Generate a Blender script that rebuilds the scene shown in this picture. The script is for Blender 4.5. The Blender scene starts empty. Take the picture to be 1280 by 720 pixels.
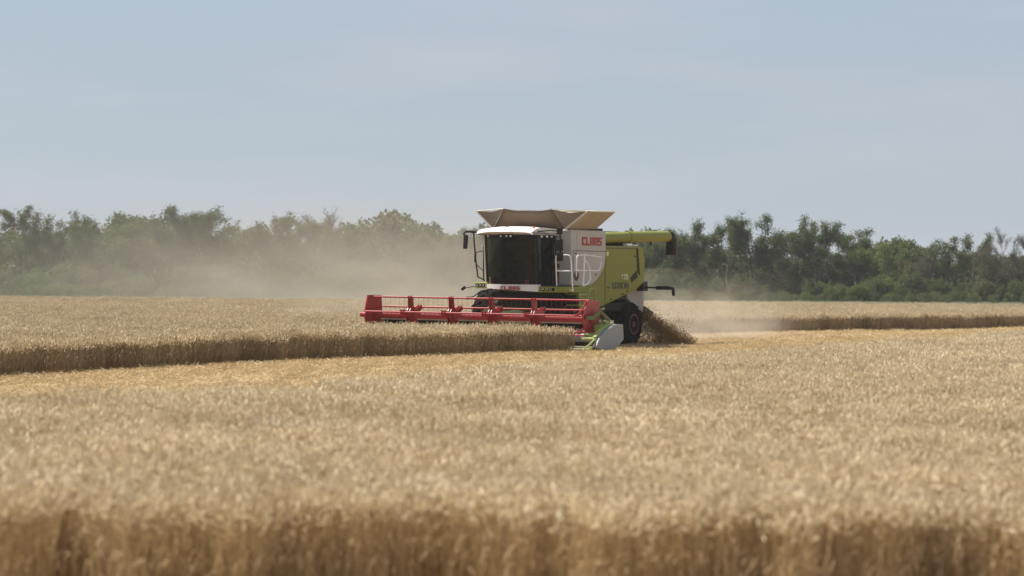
import bpy, math, random
import numpy as np
from mathutils import Vector, Matrix

sc = bpy.context.scene
COL = sc.collection
R = math.radians

# ------------------------------------------------------------------ camera
FOCUS = 91.0
cam_d = bpy.data.cameras.new('camera')
cam_d.lens = 36.0 * 3420 / 1280
cam_d.sensor_width = 36.0
cam_d.clip_start = 0.5
cam_d.clip_end = 20000
cam_d.dof.use_dof = True
cam_d.dof.focus_distance = FOCUS
cam_d.dof.aperture_fstop = 1.7
cam = bpy.data.objects.new('camera', cam_d)
COL.objects.link(cam)
pitch = math.atan(-15.0 / 3420)          # horizon 15 px above the centre
roll = R(0.38)
cam.matrix_world = (Matrix.Translation((0, 0, 2.4)) @ Matrix.Rotation(R(90) + pitch, 4, 'X')
                    @ Matrix.Rotation(roll, 4, 'Z'))
sc.camera = cam

# ------------------------------------------------------------------ world, sun, exposure
SUN_EL, SUN_AZ = 57.0, -62.0             # azimuth from +Y (view direction), negative = to the left
world = bpy.data.worlds.new('World')
sc.world = world
world.use_nodes = True
wn, wl = world.node_tree.nodes, world.node_tree.links
bg = wn['Background']
sky = wn.new('ShaderNodeTexSky')
sky.sky_type = 'NISHITA'
sky.sun_disc = False
sky.sun_elevation = R(SUN_EL)
sky.sun_rotation = R(SUN_AZ)
sky.altitude = 100
sky.air_density = 1.0
sky.dust_density = 0.5
sky.ozone_density = 1.5
hs = wn.new('ShaderNodeHueSaturation')
hs.inputs['Saturation'].default_value = 0.55
hs.inputs['Value'].default_value = 1.0
tcw = wn.new('ShaderNodeTexCoord')
mpw = wn.new('ShaderNodeMapping')
mpw.inputs['Scale'].default_value = (4.0, 4.0, 22.0)
nzw = wn.new('ShaderNodeTexNoise')
nzw.inputs['Scale'].default_value = 1.6
nzw.inputs['Detail'].default_value = 6
nzw.inputs['Roughness'].default_value = 0.55
crw = wn.new('ShaderNodeMapRange')
crw.inputs['From Min'].default_value = 0.46
crw.inputs['From Max'].default_value = 0.85
crw.inputs['To Min'].default_value = 0.0
crw.inputs['To Max'].default_value = 0.42
mxw = wn.new('ShaderNodeMixRGB')
mxw.inputs['Color2'].default_value = (6.9, 6.7, 7.3, 1)
wl.new(sky.outputs[0], hs.inputs['Color'])
wl.new(tcw.outputs['Generated'], mpw.inputs['Vector'])
wl.new(mpw.outputs[0], nzw.inputs['Vector'])
wl.new(nzw.outputs['Fac'], crw.inputs['Value'])
wl.new(crw.outputs[0], mxw.inputs['Fac'])
veil = wn.new('ShaderNodeMixRGB')              # thin even summer veil over the whole sky
veil.inputs['Fac'].default_value = 0.68
veil.inputs['Color2'].default_value = (4.45, 5.45, 6.70, 1)
wl.new(hs.outputs[0], veil.inputs['Color1'])
wl.new(veil.outputs[0], mxw.inputs['Color1'])
wl.new(mxw.outputs[0], bg.inputs['Color'])
bg.inputs['Strength'].default_value = 0.060

sun_d = bpy.data.lights.new('sun', 'SUN')
sun_d.energy = 5.0
sun_d.angle = R(0.53)
sun_d.color = (1.0, 0.95, 0.87)
sun = bpy.data.objects.new('sun', sun_d)
COL.objects.link(sun)
_sd = Vector((math.sin(R(SUN_AZ)) * math.cos(R(SUN_EL)), math.cos(R(SUN_AZ)) * math.cos(R(SUN_EL)), math.sin(R(SUN_EL))))
sun.rotation_euler = _sd.to_track_quat('Z', 'Y').to_euler()
sun.location = _sd * 60

sc.view_settings.view_transform = 'Standard'
sc.view_settings.look = 'None'
sc.view_settings.gamma = 1.0
sc.view_settings.exposure = 0.64
sc.cycles.max_bounces = 8
sc.cycles.diffuse_bounces = 3
sc.cycles.transmission_bounces = 6
sc.cycles.transparent_max_bounces = 12
sc.cycles.volume_bounces = 1
sc.cycles.volume_step_rate = 2.0
sc.cycles.volume_max_steps = 128
sc.cycles.use_denoising = True
sc.cycles.denoiser = 'OPENIMAGEDENOISE'
sc.cycles.denoising_prefilter = 'ACCURATE'
sc.cycles.sample_clamp_indirect = 6.0
sc.cycles.use_adaptive_sampling = True
sc.cycles.adaptive_threshold = 0.008

# ------------------------------------------------------------------ helpers
class MB:
    """collects faces, builds one mesh object"""
    def __init__(self):
        self.v, self.f, self.m = [], [], []
        self.mi = 0
    def add(self, vs, fs):
        o = len(self.v)
        self.v.extend([tuple(p) for p in vs])
        for f in fs:
            self.f.append(tuple(o + i for i in f))
            self.m.append(self.mi)
    def box(self, x0, x1, y0, y1, z0, z1):
        self.add([(x0, y0, z0), (x1, y0, z0), (x1, y1, z0), (x0, y1, z0), (x0, y0, z1), (x1, y0, z1), (x1, y1, z1), (x0, y1, z1)],
                 [(0, 3, 2, 1), (4, 5, 6, 7), (0, 1, 5, 4), (1, 2, 6, 5), (2, 3, 7, 6), (3, 0, 4, 7)])
    def prism_x(self, pts, x0, x1):
        """polygon pts (y, z) extruded along x"""
        n = len(pts)
        self.add([(x0, p[0], p[1]) for p in pts] + [(x1, p[0], p[1]) for p in pts],
                 [tuple(range(n)), tuple(range(2 * n - 1, n - 1, -1))] + [(i, i + n, (i + 1) % n + n, (i + 1) % n) for i in range(n)])
    def prism_z(self, pts, z0, z1):
        n = len(pts)
        self.add([(p[0], p[1], z0) for p in pts] + [(p[0], p[1], z1) for p in pts],
                 [tuple(range(n - 1, -1, -1)), tuple(range(n, 2 * n))] + [(i, (i + 1) % n, (i + 1) % n + n, i + n) for i in range(n)])
    def slab(self, quad, t):
        """a polygon in space given a thickness t along its normal"""
        q = [Vector(p) for p in quad]
        nrm = (q[1] - q[0]).cross(q[2] - q[0]).normalized() * t
        n = len(q)
        self.add(q + [p + nrm for p in q],
                 [tuple(range(n - 1, -1, -1)), tuple(range(n, 2 * n))] + [(i, (i + 1) % n, (i + 1) % n + n, i + n) for i in range(n)])
    def tube(self, pts, r, n=8, caps=True):
        pts = [Vector(p) for p in pts]
        rs = r if isinstance(r, (list, tuple)) else [r] * len(pts)
        rings = []
        up = None
        for i, p in enumerate(pts):
            a = pts[max(i - 1, 0)]; b = pts[min(i + 1, len(pts) - 1)]
            t = (b - a).normalized()
            if up is None:
                up = Vector((0, 0, 1)) if abs(t.z) < 0.9 else Vector((1, 0, 0))
            s = t.cross(up)
            if s.length < 1e-4:
                s = t.cross(Vector((0, 1, 0)))
            s.normalize()
            u = s.cross(t).normalized()
            up = u
            rings.append([p + (s * math.cos(2 * math.pi * k / n) + u * math.sin(2 * math.pi * k / n)) * rs[i] for k in range(n)])
        vs = [q for rg in rings for q in rg]
        fs = []
        for i in range(len(pts) - 1):
            for k in range(n):
                fs.append((i * n + k, i * n + (k + 1) % n, (i + 1) * n + (k + 1) % n, (i + 1) * n + k))
        if caps:
            fs.append(tuple(range(n - 1, -1, -1)))
            fs.append(tuple((len(pts) - 1) * n + k for k in range(n)))
        self.add(vs, fs)
    def lathe_x(self, prof, cx, cy, cz, n=32):
        """profile (dx, r) turned about an axis parallel to x"""
        vs, fs = [], []
        for dx, r in prof:
            for k in range(n):
                a = 2 * math.pi * k / n
                vs.append((cx + dx, cy + r * math.cos(a), cz + r * math.sin(a)))
        m = len(prof)
        for i in range(m - 1):
            for k in range(n):
                fs.append((i * n + k, i * n + (k + 1) % n, (i + 1) * n + (k + 1) % n, (i + 1) * n + k))
        fs.append(tuple(range(n - 1, -1, -1)))
        fs.append(tuple((m - 1) * n + k for k in range(n)))
        self.add(vs, fs)
    def build(self, name, mats, parent=None, smooth=False, bevel=0.0, segs=2):
        me = bpy.data.meshes.new(name)
        me.from_pydata(self.v, [], self.f)
        if not isinstance(mats, (list, tuple)):
            mats = [mats]
        for m in mats:
            me.materials.append(m)
        if len(mats) > 1:
            me.polygons.foreach_set('material_index', self.m)
        if smooth:
            me.polygons.foreach_set('use_smooth', [True] * len(me.polygons))
        me.update()
        o = bpy.data.objects.new(name, me)
        COL.objects.link(o)
        if parent:
            o.parent = parent
        if bevel:
            b = o.modifiers.new('bevel', 'BEVEL')
            b.width = bevel
            b.segments = segs
            b.limit_method = 'ANGLE'
            b.angle_limit = R(40)
            b.harden_normals = False
        if smooth and bevel == 0:
            pass
        return o

def smooth_path(pts, rad=0.08, n=4):
    """rounds the corners of a polyline"""
    pts = [Vector(p) for p in pts]
    out = [pts[0]]
    for i in range(1, len(pts) - 1):
        p = pts[i]
        a = (pts[i - 1] - p); b = (pts[i + 1] - p)
        r = min(rad, a.length * .45, b.length * .45)
        A = p + a.normalized() * r; B = p + b.normalized() * r
        for k in range(n + 1):
            t = k / n
            out.append(A * (1 - t) ** 2 + p * 2 * t * (1 - t) + B * t * t)
    out.append(pts[-1])
    return out

def tag(o, label=None, cat=None, group=None, kind=None):
    if label: o['label'] = label
    if cat: o['category'] = cat
    if group: o['group'] = group
    if kind: o['kind'] = kind
    return o

def empty(name, loc=(0, 0, 0), rz=0.0, parent=None):
    o = bpy.data.objects.new(name, None)
    COL.objects.link(o)
    o.location = loc
    o.rotation_euler = (0, 0, rz)
    o.empty_display_size = 0.3
    if parent: o.parent = parent
    return o

def new_mat(name):
    m = bpy.data.materials.new(name)
    m.use_nodes = True
    return m, m.node_tree.nodes, m.node_tree.links, m.node_tree.nodes['Principled BSDF']

def mat_paint(name, col, rough=0.4, dust=0.25, dust_col=(0.36, 0.28, 0.18), metal=0.0, scale=3.0, spec=0.5):
    """painted or plain surface with a film of field dust"""
    m, n, l, b = new_mat(name)
    tc = n.new('ShaderNodeTexCoord')
    nz = n.new('ShaderNodeTexNoise'); nz.inputs['Scale'].default_value = scale; nz.inputs['Detail'].default_value = 8
    nz.inputs['Roughness'].default_value = 0.65
    mp = n.new('ShaderNodeMapping'); mp.inputs['Scale'].default_value = (1, 1, .4)
    l.new(tc.outputs['Object'], mp.inputs['Vector']); l.new(mp.outputs[0], nz.inputs['Vector'])
    mr = n.new('ShaderNodeMapRange')
    mr.inputs['From Min'].default_value = 0.35; mr.inputs['From Max'].default_value = 0.72
    mr.inputs['To Min'].default_value = dust * 0.35; mr.inputs['To Max'].default_value = min(dust * 1.7, 0.95)
    l.new(nz.outputs['Fac'], mr.inputs['Value'])
    mx = n.new('ShaderNodeMixRGB')
    mx.inputs['Color1'].default_value = (*col, 1); mx.inputs['Color2'].default_value = (*dust_col, 1)
    l.new(mr.outputs[0], mx.inputs['Fac'])
    l.new(mx.outputs[0], b.inputs['Base Color'])
    r2 = n.new('ShaderNodeMapRange')
    r2.inputs['To Min'].default_value = rough; r2.inputs['To Max'].default_value = min(rough + 0.4, 0.95)
    l.new(mr.outputs[0], r2.inputs['Value'])
    l.new(r2.outputs[0], b.inputs['Roughness'])
    b.inputs['Metallic'].default_value = metal
    b.inputs['Specular IOR Level'].default_value = spec
    return m

def mat_leaf(name, c1, c2, trans=0.35, rough=0.6, scale=0.6, rows=False):
    """foliage or straw: varied base colour, light passes through"""
    m, n, l, b = new_mat(name)
    geo = n.new('ShaderNodeNewGeometry')
    oi = n.new('ShaderNodeObjectInfo')
    nz = n.new('ShaderNodeTexNoise'); nz.inputs['Scale'].default_value = scale; nz.inputs['Detail'].default_value = 3
    if rows:                                    # bands that run along the driving direction
        mp = n.new('ShaderNodeMapping'); mp.inputs['Rotation'].default_value = (0, 0, R(29)); mp.inputs['Scale'].default_value = (2.2, .06, 1)
        l.new(geo.outputs['Position'], mp.inputs['Vector']); l.new(mp.outputs[0], nz.inputs['Vector'])
    else:
        l.new(geo.outputs['Position'], nz.inputs['Vector'])
    ad = n.new('ShaderNodeMath'); ad.operation = 'MULTIPLY_ADD'
    l.new(geo.outputs['Random Per Island'], ad.inputs[0]); ad.inputs[1].default_value = 0.5
    mr = n.new('ShaderNodeMapRange'); mr.inputs['From Min'].default_value = .3; mr.inputs['From Max'].default_value = .7
    mr.inputs['To Max'].default_value = 0.3
    l.new(nz.outputs['Fac'], mr.inputs['Value'])
    ir = n.new('ShaderNodeMath'); ir.operation = 'MULTIPLY_ADD'; ir.inputs[1].default_value = 0.3
    l.new(oi.outputs['Random'], ir.inputs[0]); l.new(mr.outputs[0], ir.inputs[2])
    l.new(ir.outputs[0], ad.inputs[2])
    mx = n.new('ShaderNodeMixRGB')
    mx.inputs['Color1'].default_value = (*c1, 1); mx.inputs['Color2'].default_value = (*c2, 1)
    l.new(ad.outputs[0], mx.inputs['Fac'])
    l.new(mx.outputs[0], b.inputs['Base Color'])
    b.inputs['Roughness'].default_value = rough
    b.inputs['Specular IOR Level'].default_value = 0.25
    tr = n.new('ShaderNodeBsdfTranslucent')
    l.new(mx.outputs[0], tr.inputs['Color'])
    ms = n.new('ShaderNodeMixShader'); ms.inputs[0].default_value = trans
    l.new(b.outputs[0], ms.inputs[1]); l.new(tr.outputs[0], ms.inputs[2])
    l.new(ms.outputs[0], n['Material Output'].inputs['Surface'])
    return m

# ------------------------------------------------------------------ materials
M = {}
M['green'] = mat_paint('harvester green paint', (0.20, 0.225, 0.010), 0.42, 0.32, (0.27, 0.225, 0.09), spec=0.3)
M['green_light'] = mat_paint('pale green frame paint', (0.32, 0.40, 0.075), 0.4, 0.25)
M['white'] = mat_paint('dusty white paint', (0.45, 0.44, 0.435), 0.4, 0.28, (0.42, 0.36, 0.28))
M['white_clean'] = mat_paint('white roof paint', (0.80, 0.78, 0.73), 0.35, 0.10)
M['grey'] = mat_paint('grey panel', (0.30, 0.31, 0.33), 0.5, 0.2)
M['shield'] = mat_paint('pale grey shield', (0.25, 0.27, 0.31), 0.45, 0.18)
M['red'] = mat_paint('red reel paint', (0.37, 0.012, 0.014), 0.36, 0.04, (0.45, 0.25, 0.16))
M['red_letter'] = mat_paint('red lettering', (0.36, 0.010, 0.018), 0.45, 0.06)
M['rim'] = mat_paint('dark red wheel rim', (0.085, 0.005, 0.008), 0.6, 0.05)
M['arm_green'] = mat_paint('dirty green arm paint', (0.12, 0.14, 0.02), 0.5, 0.3, (0.2, 0.17, 0.08))
M['beam'] = mat_paint('pale header beam', (0.52, 0.55, 0.36), 0.5, 0.4)
M['black'] = mat_paint('black plastic', (0.012, 0.012, 0.013), 0.5, 0.02, spec=0.2)
M['dark'] = mat_paint('dark machinery', (0.016, 0.016, 0.015), 0.6, 0.08, (0.08, 0.06, 0.04), spec=0.08)
M['darkgreen'] = mat_paint('dark green housing', (0.018, 0.032, 0.009), 0.5, 0.10, (0.09, 0.075, 0.04), spec=0.1)
M['rubber'] = mat_paint('tyre rubber', (0.009, 0.009, 0.0085), 0.9, 0.05, (0.07, 0.055, 0.04), spec=0.05)
M['canvas'] = mat_paint('tan tank cover', (0.46, 0.40, 0.31), 0.7, 0.45, (0.34, 0.28, 0.205), scale=2.2)
M['canvas_dark'] = mat_paint('brown tank fabric', (0.12, 0.078, 0.05), 0.8, 0.5, (0.155, 0.112, 0.078), scale=3.0)
M['canvas_grey'] = mat_paint('grey tank fabric', (0.20, 0.165, 0.13), 0.75, 0.4, (0.27, 0.22, 0.17), scale=3.0)
M['canvas_edge'] = mat_paint('pale cover edge', (0.70, 0.62, 0.50), 0.6, 0.2)
M['steel'] = mat_paint('bright steel tube', (0.88, 0.87, 0.84), 0.35, 0.08)
M['fabric_seat'] = mat_paint('seat fabric', (0.05, 0.06, 0.06), 0.9, 0.05)
M['amber'] = mat_paint('orange beacon plastic', (0.75, 0.10, 0.04), 0.3, 0.05)
M['lens'] = mat_paint('lamp lens', (0.85, 0.85, 0.82), 0.2, 0.03)
M['grime'] = mat_paint('brown interior trim', (0.16, 0.09, 0.05), 0.8, 0.1)
M['letter_dark'] = mat_paint('dark lettering', (0.05, 0.055, 0.02), 0.5, 0.05)
M['letter_pale'] = mat_paint('pale lettering', (0.62, 0.64, 0.42), 0.5, 0.1)

def mat_glass(tint):
    m, n, l, b = new_mat('tinted cab glass')
    tr = n.new('ShaderNodeBsdfTransparent'); tr.inputs['Color'].default_value = (*tint, 1)
    gl = n.new('ShaderNodeBsdfGlossy'); gl.inputs['Roughness'].default_value = 0.04
    gl.inputs['Color'].default_value = (0.5, 0.56, 0.54, 1)
    fr = n.new('ShaderNodeFresnel'); fr.inputs['IOR'].default_value = 1.45
    ms = n.new('ShaderNodeMixShader')
    l.new(fr.outputs[0], ms.inputs[0]); l.new(tr.outputs[0], ms.inputs[1]); l.new(gl.outputs[0], ms.inputs[2])
    l.new(ms.outputs[0], n['Material Output'].inputs['Surface'])
    return m
M['glass'] = mat_glass((.09, .125, .105))
M['glass_side'] = mat_glass((.24, .36, .31))

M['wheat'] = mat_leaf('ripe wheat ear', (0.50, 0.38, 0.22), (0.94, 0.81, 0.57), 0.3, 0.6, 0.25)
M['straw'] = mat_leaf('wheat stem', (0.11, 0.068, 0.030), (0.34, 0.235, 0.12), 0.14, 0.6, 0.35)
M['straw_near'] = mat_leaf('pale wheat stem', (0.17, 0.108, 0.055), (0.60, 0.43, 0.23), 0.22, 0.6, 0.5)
M['stubble'] = mat_leaf('golden stubble', (0.31, 0.21, 0.098), (0.69, 0.53, 0.295), 0.2, 0.6, 0.9, rows=True)
M['chaff'] = mat_leaf('brown chopped straw', (0.06, 0.03, 0.011), (0.27, 0.155, 0.056), 0.25, 0.8, 0.9)
M['bark'] = mat_paint('grey brown bark', (0.10, 0.078, 0.058), 0.9, 0.3, (0.15, 0.13, 0.11), scale=1.5)
M['leaf_mid'] = mat_leaf('mid green leaves', (0.055, 0.073, 0.024), (0.123, 0.157, 0.043), 0.45, 0.55, 0.7)
M['leaf_olive'] = mat_leaf('olive green leaves', (0.074, 0.079, 0.030), (0.154, 0.157, 0.055), 0.45, 0.55, 0.7)
M['leaf_bright'] = mat_leaf('fresh green leaves', (0.068, 0.100, 0.021), (0.148, 0.199, 0.043), 0.45, 0.55, 0.7)
M['leaf_dark'] = mat_leaf('dark green leaves', (0.043, 0.058, 0.021), (0.092, 0.115, 0.039), 0.4, 0.55, 0.7)

# ------------------------------------------------------------------ ground
def mat_ground():
    m, n, l, b = new_mat('dry field soil')
    tc = n.new('ShaderNodeTexCoord')
    n1 = n.new('ShaderNodeTexNoise'); n1.inputs['Scale'].default_value = 0.35; n1.inputs['Detail'].default_value = 8
    n2 = n.new('ShaderNodeTexNoise'); n2.inputs['Scale'].default_value = 14; n2.inputs['Detail'].default_value = 6
    l.new(tc.outputs['Object'], n1.inputs['Vector']); l.new(tc.outputs['Object'], n2.inputs['Vector'])
    m1 = n.new('ShaderNodeMixRGB'); m1.inputs['Color1'].default_value = (0.30, 0.20, 0.085, 1); m1.inputs['Color2'].default_value = (0.50, 0.35, 0.16, 1)
    m2 = n.new('ShaderNodeMixRGB'); m2.blend_type = 'MULTIPLY'; m2.inputs['Fac'].default_value = 0.7
    cr = n.new('ShaderNodeMapRange'); cr.inputs['From Min'].default_value = .35; cr.inputs['From Max'].default_value = .65; cr.inputs['To Min'].default_value = 0.45
    l.new(n1.outputs['Fac'], m1.inputs['Fac']); l.new(n2.outputs['Fac'], cr.inputs['Value'])
    l.new(m1.outputs[0], m2.inputs['Color1']); l.new(cr.outputs[0], m2.inputs['Color2'])
    l.new(m2.outputs[0], b.inputs['Base Color'])
    b.inputs['Roughness'].default_value = 0.95
    bp = n.new('ShaderNodeBump'); bp.inputs['Strength'].default_value = 0.6; bp.inputs['Distance'].default_value = 0.05
    l.new(n2.outputs['Fac'], bp.inputs['Height']); l.new(bp.outputs[0], b.inputs['Normal'])
    return m
g = MB()
GS = 950
g.add([(-GS, -200, 0), (GS, -200, 0), (GS, 1300, 0), (-GS, 1300, 0)], [(0, 1, 2, 3)])
ground = g.build('ground', mat_ground())
tag(ground, kind='structure')
gv = MB(); gv.add([(-400, 196, .004), (400, 196, .004), (400, 420, .004), (-400, 420, .004)], [(0, 1, 2, 3)])
verge = gv.build('grass_verge', mat_paint('shaded green verge', (0.05, 0.065, 0.025), 0.95, 0.3, (0.10, 0.09, 0.045), scale=1.2))  # grass colour darkened as if it lay in shadow
tag(verge, kind='structure')

# ------------------------------------------------------------------ scatter tool (many small pieces in ONE object)
def source_object(name, verts, faces, mats, mi=None):
    me = bpy.data.meshes.new(name)
    me.from_pydata(verts, [], faces)
    for m in mats: me.materials.append(m)
    if mi is not None: me.polygons.foreach_set('material_index', mi)
    me.update()
    return bpy.data.objects.new(name, me)

def scatter(name, pts, rot, scl, idx, sources, label, cat):
    coll = bpy.data.collections.new(name + ' pieces')      # not linked to the scene
    for i, s in enumerate(sources):
        s.name = '%s piece %02d' % (name, i)
        coll.objects.link(s)
    me = bpy.data.meshes.new(name)
    n = len(pts)
    me.vertices.add(n)
    me.vertices.foreach_set('co', np.asarray(pts, dtype=np.float32).ravel())
    a = me.attributes.new('rot', 'FLOAT_VECTOR', 'POINT'); a.data.foreach_set('vector', np.asarray(rot, dtype=np.float32).ravel())
    a = me.attributes.new('scl', 'FLOAT_VECTOR', 'POINT'); a.data.foreach_set('vector', np.asarray(scl, dtype=np.float32).ravel())
    a = me.attributes.new('idx', 'INT', 'POINT'); a.data.foreach_set('value', np.asarray(idx, dtype=np.int32))
    me.update()
    o = bpy.data.objects.new(name, me)
    COL.objects.link(o)
    ng = bpy.data.node_groups.new(name, 'GeometryNodeTree')
    ng.interface.new_socket('Geometry', in_out='INPUT', socket_type='NodeSocketGeometry')
    ng.interface.new_socket('Geometry', in_out='OUTPUT', socket_type='NodeSocketGeometry')
    N, L = ng.nodes, ng.links
    gi = N.new('NodeGroupInput'); go = N.new('NodeGroupOutput')
    ip = N.new('GeometryNodeInstanceOnPoints')
    ci = N.new('GeometryNodeCollectionInfo')
    ci.inputs['Collection'].default_value = coll
    ci.inputs['Separate Children'].default_value = True
    ci.inputs['Reset Children'].default_value = True
    def attr(nm, t):
        x = N.new('GeometryNodeInputNamedAttribute'); x.data_type = t; x.inputs['Name'].default_value = nm
        return [s for s in x.outputs if s.enabled and s.name == 'Attribute'][0]
    L.new(gi.outputs[0], ip.inputs['Points'])
    L.new(ci.outputs[0], ip.inputs['Instance'])
    ip.inputs['Pick Instance'].default_value = True
    L.new(attr('idx', 'INT'), ip.inputs['Instance Index'])
    L.new(attr('rot', 'FLOAT_VECTOR'), ip.inputs['Rotation'])
    L.new(attr('scl', 'FLOAT_VECTOR'), ip.inputs['Scale'])
    L.new(ip.outputs[0], go.inputs[0])
    md = o.modifiers.new('scatter', 'NODES'); md.node_group = ng
    return tag(o, label, cat, kind='stuff')

# ------------------------------------------------------------------ field layout (plan view, metres)
TH = R(29)
CO = (-1.046, 89.56)                                       # origin of the combine
def loc2w(x, y):
    return (CO[0] + math.cos(TH) * x + math.sin(TH) * y, CO[1] - math.sin(TH) * x + math.cos(TH) * y)
near_back = [(-26, 22), (-16, 29), (-6.7, 35.8), (-3.7, 39.5), (0, 49.5), (5.9, 62.5), (15.6, 84.0), (30, 112)]
near_poly = [(-26, 22.4), (0, 19.55), (26, 16.9)] + near_back[::-1]
far_poly = [(-21, 44), (-11.7, 62.3), (-6.9, 73.9), (0, 84.6), loc2w(4.22, -1.05), loc2w(3.7, -.35), loc2w(-4.5, -.35),
            (9.2, 115.8), (24.6, 131.5), (50, 158), (40, 172), (-60, 187), (-60, 60)]

def in_poly(px, py, poly):
    inside = np.zeros(len(px), bool)
    n = len(poly)
    for i in range(n):
        x0, y0 = poly[i]; x1, y1 = poly[(i + 1) % n]
        if y0 == y1: continue
        c = ((y0 > py) != (y1 > py)) & (px < (x1 - x0) * (py - y0) / (y1 - y0) + x0)
        inside ^= c
    return inside

rng = np.random.default_rng(7)
def grid_pts(poly, step, jit=0.5, margin=None, wob=0.10):
    xs = [p[0] for p in poly]; ys = [p[1] for p in poly]
    gx, gy = np.meshgrid(np.arange(min(xs), max(xs), step), np.arange(min(ys), max(ys), step))
    px = gx.ravel() + rng.uniform(-jit, jit, gx.size) * step
    py = gy.ravel() + rng.uniform(-jit, jit, gx.size) * step
    # edges of a cut are a little ragged
    k = in_poly(px + .12 * np.sin(py * 2.1) + rng.normal(0, wob, px.size), py + .12 * np.sin(px * 1.7) + rng.normal(0, wob, px.size), poly)
    if margin is not None:
        k &= (np.abs(px) < py * 0.1875 + margin)
    return px[k], py[k]

# wheat clumps: bent stems, an ear with awns on each
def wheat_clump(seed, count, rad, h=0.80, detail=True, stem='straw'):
    r = random.Random(seed)
    v, f, mi = [], [], []
    def quadstrip(pts, w, m, ang):
        # a flat ribbon following pts, width w
        d = Vector((math.cos(ang), math.sin(ang), 0))
        base = len(v)
        for i, p in enumerate(pts):
            ww = w if not isinstance(w, list) else w[i]
            v.append(tuple(p - d * ww)); v.append(tuple(p + d * ww))
        for i in range(len(pts) - 1):
            f.append((base + 2 * i, base + 2 * i + 1, base + 2 * i + 3, base + 2 * i + 2)); mi.append(m)
    for _ in range(count):
        x, y = r.uniform(-rad, rad), r.uniform(-rad, rad)
        hh = h * min(r.gauss(0.95, 0.085), 1.12)
        az = r.uniform(0, 6.283); lean = abs(r.gauss(0, 0.07)) + .02
        p0 = Vector((x, y, 0)); dv = Vector((math.cos(az), math.sin(az), 0))
        p1 = p0 + dv * lean * .3 + Vector((0, 0, hh * .5))
        p2 = p0 + dv * lean + Vector((0, 0, hh * .88))
        quadstrip([p0, p1, p2], 0.0030, 1, r.uniform(0, 3.14))
        # a dry leaf now and then
        if r.random() < .55:
            z0 = hh * r.uniform(.25, .65); la = r.uniform(0, 6.283)
            q = p0 + dv * lean * .5 + Vector((0, 0, z0)); ld = Vector((math.cos(la), math.sin(la), 0))
            L_ = r.uniform(.10, .2)
            quadstrip([q, q + ld * L_ * .5 + Vector((0, 0, .05)), q + ld * L_ + Vector((0, 0, -.07))], [0.004, 0.006, 0.001], 1, la + 1.57)
        # ear: spindle of 4 sides along a nodding direction
        nod = r.uniform(0.1, 1.5)
        az2 = az + r.gauss(0, .5)
        e = Vector((math.cos(az2) * math.sin(nod), math.sin(az2) * math.sin(nod), math.cos(nod)))
        L_ = r.uniform(.055, .085)
        s = e.orthogonal().normalized(); t = e.cross(s)
        base = len(v)
        prof = [(0, .003), (.25, .0072), (.7, .0072), (1.0, .002)]
        for a, rr in prof:
            c = p2 + e * L_ * a
            for k in range(4):
                an = k * 1.5708
                v.append(tuple(c + (s * math.cos(an) + t * math.sin(an)) * rr))
        for i in range(3):
            for k in range(4):
                f.append((base + i * 4 + k, base + i * 4 + (k + 1) % 4, base + i * 4 + 4 + (k + 1) % 4, base + i * 4 + 4 + k)); mi.append(0)
        if detail:
            for k in range(5):
                c = p2 + e * L_ * r.uniform(.2, .95)
                dd = (e + (s * r.uniform(-.5, .5) + t * r.uniform(-.5, .5))).normalized()
                w = dd.orthogonal().normalized() * 0.0011
                b0 = len(v)
                v.extend([tuple(c - w), tuple(c + w), tuple(c + dd * r.uniform(.05, .08))])
                f.append((b0, b0 + 1, b0 + 2)); mi.append(0)
    return source_object('clump', v, f, [M['wheat'], M[stem]], mi)

def height_field(px, py):
    return 1 + 0.03 * np.sin(px * 0.9 + 1.3 * np.sin(py * .35)) * np.cos(py * .31 + 1.0) + 0.03 * np.sin(px * 2.3 + py * 1.1)

STEP = 0.30
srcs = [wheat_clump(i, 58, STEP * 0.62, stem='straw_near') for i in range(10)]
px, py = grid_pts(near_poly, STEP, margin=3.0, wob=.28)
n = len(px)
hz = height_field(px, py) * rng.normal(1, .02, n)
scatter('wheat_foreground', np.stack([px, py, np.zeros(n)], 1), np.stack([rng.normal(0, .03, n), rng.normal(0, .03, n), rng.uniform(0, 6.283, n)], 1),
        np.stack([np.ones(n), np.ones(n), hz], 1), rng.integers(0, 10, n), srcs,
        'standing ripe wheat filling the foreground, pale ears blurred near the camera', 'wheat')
print('near clumps', n)

STEP2 = 0.34
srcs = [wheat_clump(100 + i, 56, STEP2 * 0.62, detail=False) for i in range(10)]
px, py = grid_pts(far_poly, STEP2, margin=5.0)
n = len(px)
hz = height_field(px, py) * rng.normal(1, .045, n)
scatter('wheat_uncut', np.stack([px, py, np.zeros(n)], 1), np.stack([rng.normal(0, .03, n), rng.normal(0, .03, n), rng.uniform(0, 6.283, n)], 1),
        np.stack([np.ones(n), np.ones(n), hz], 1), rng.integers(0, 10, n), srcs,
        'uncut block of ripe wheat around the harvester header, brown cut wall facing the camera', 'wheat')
print('far clumps', n)

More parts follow.
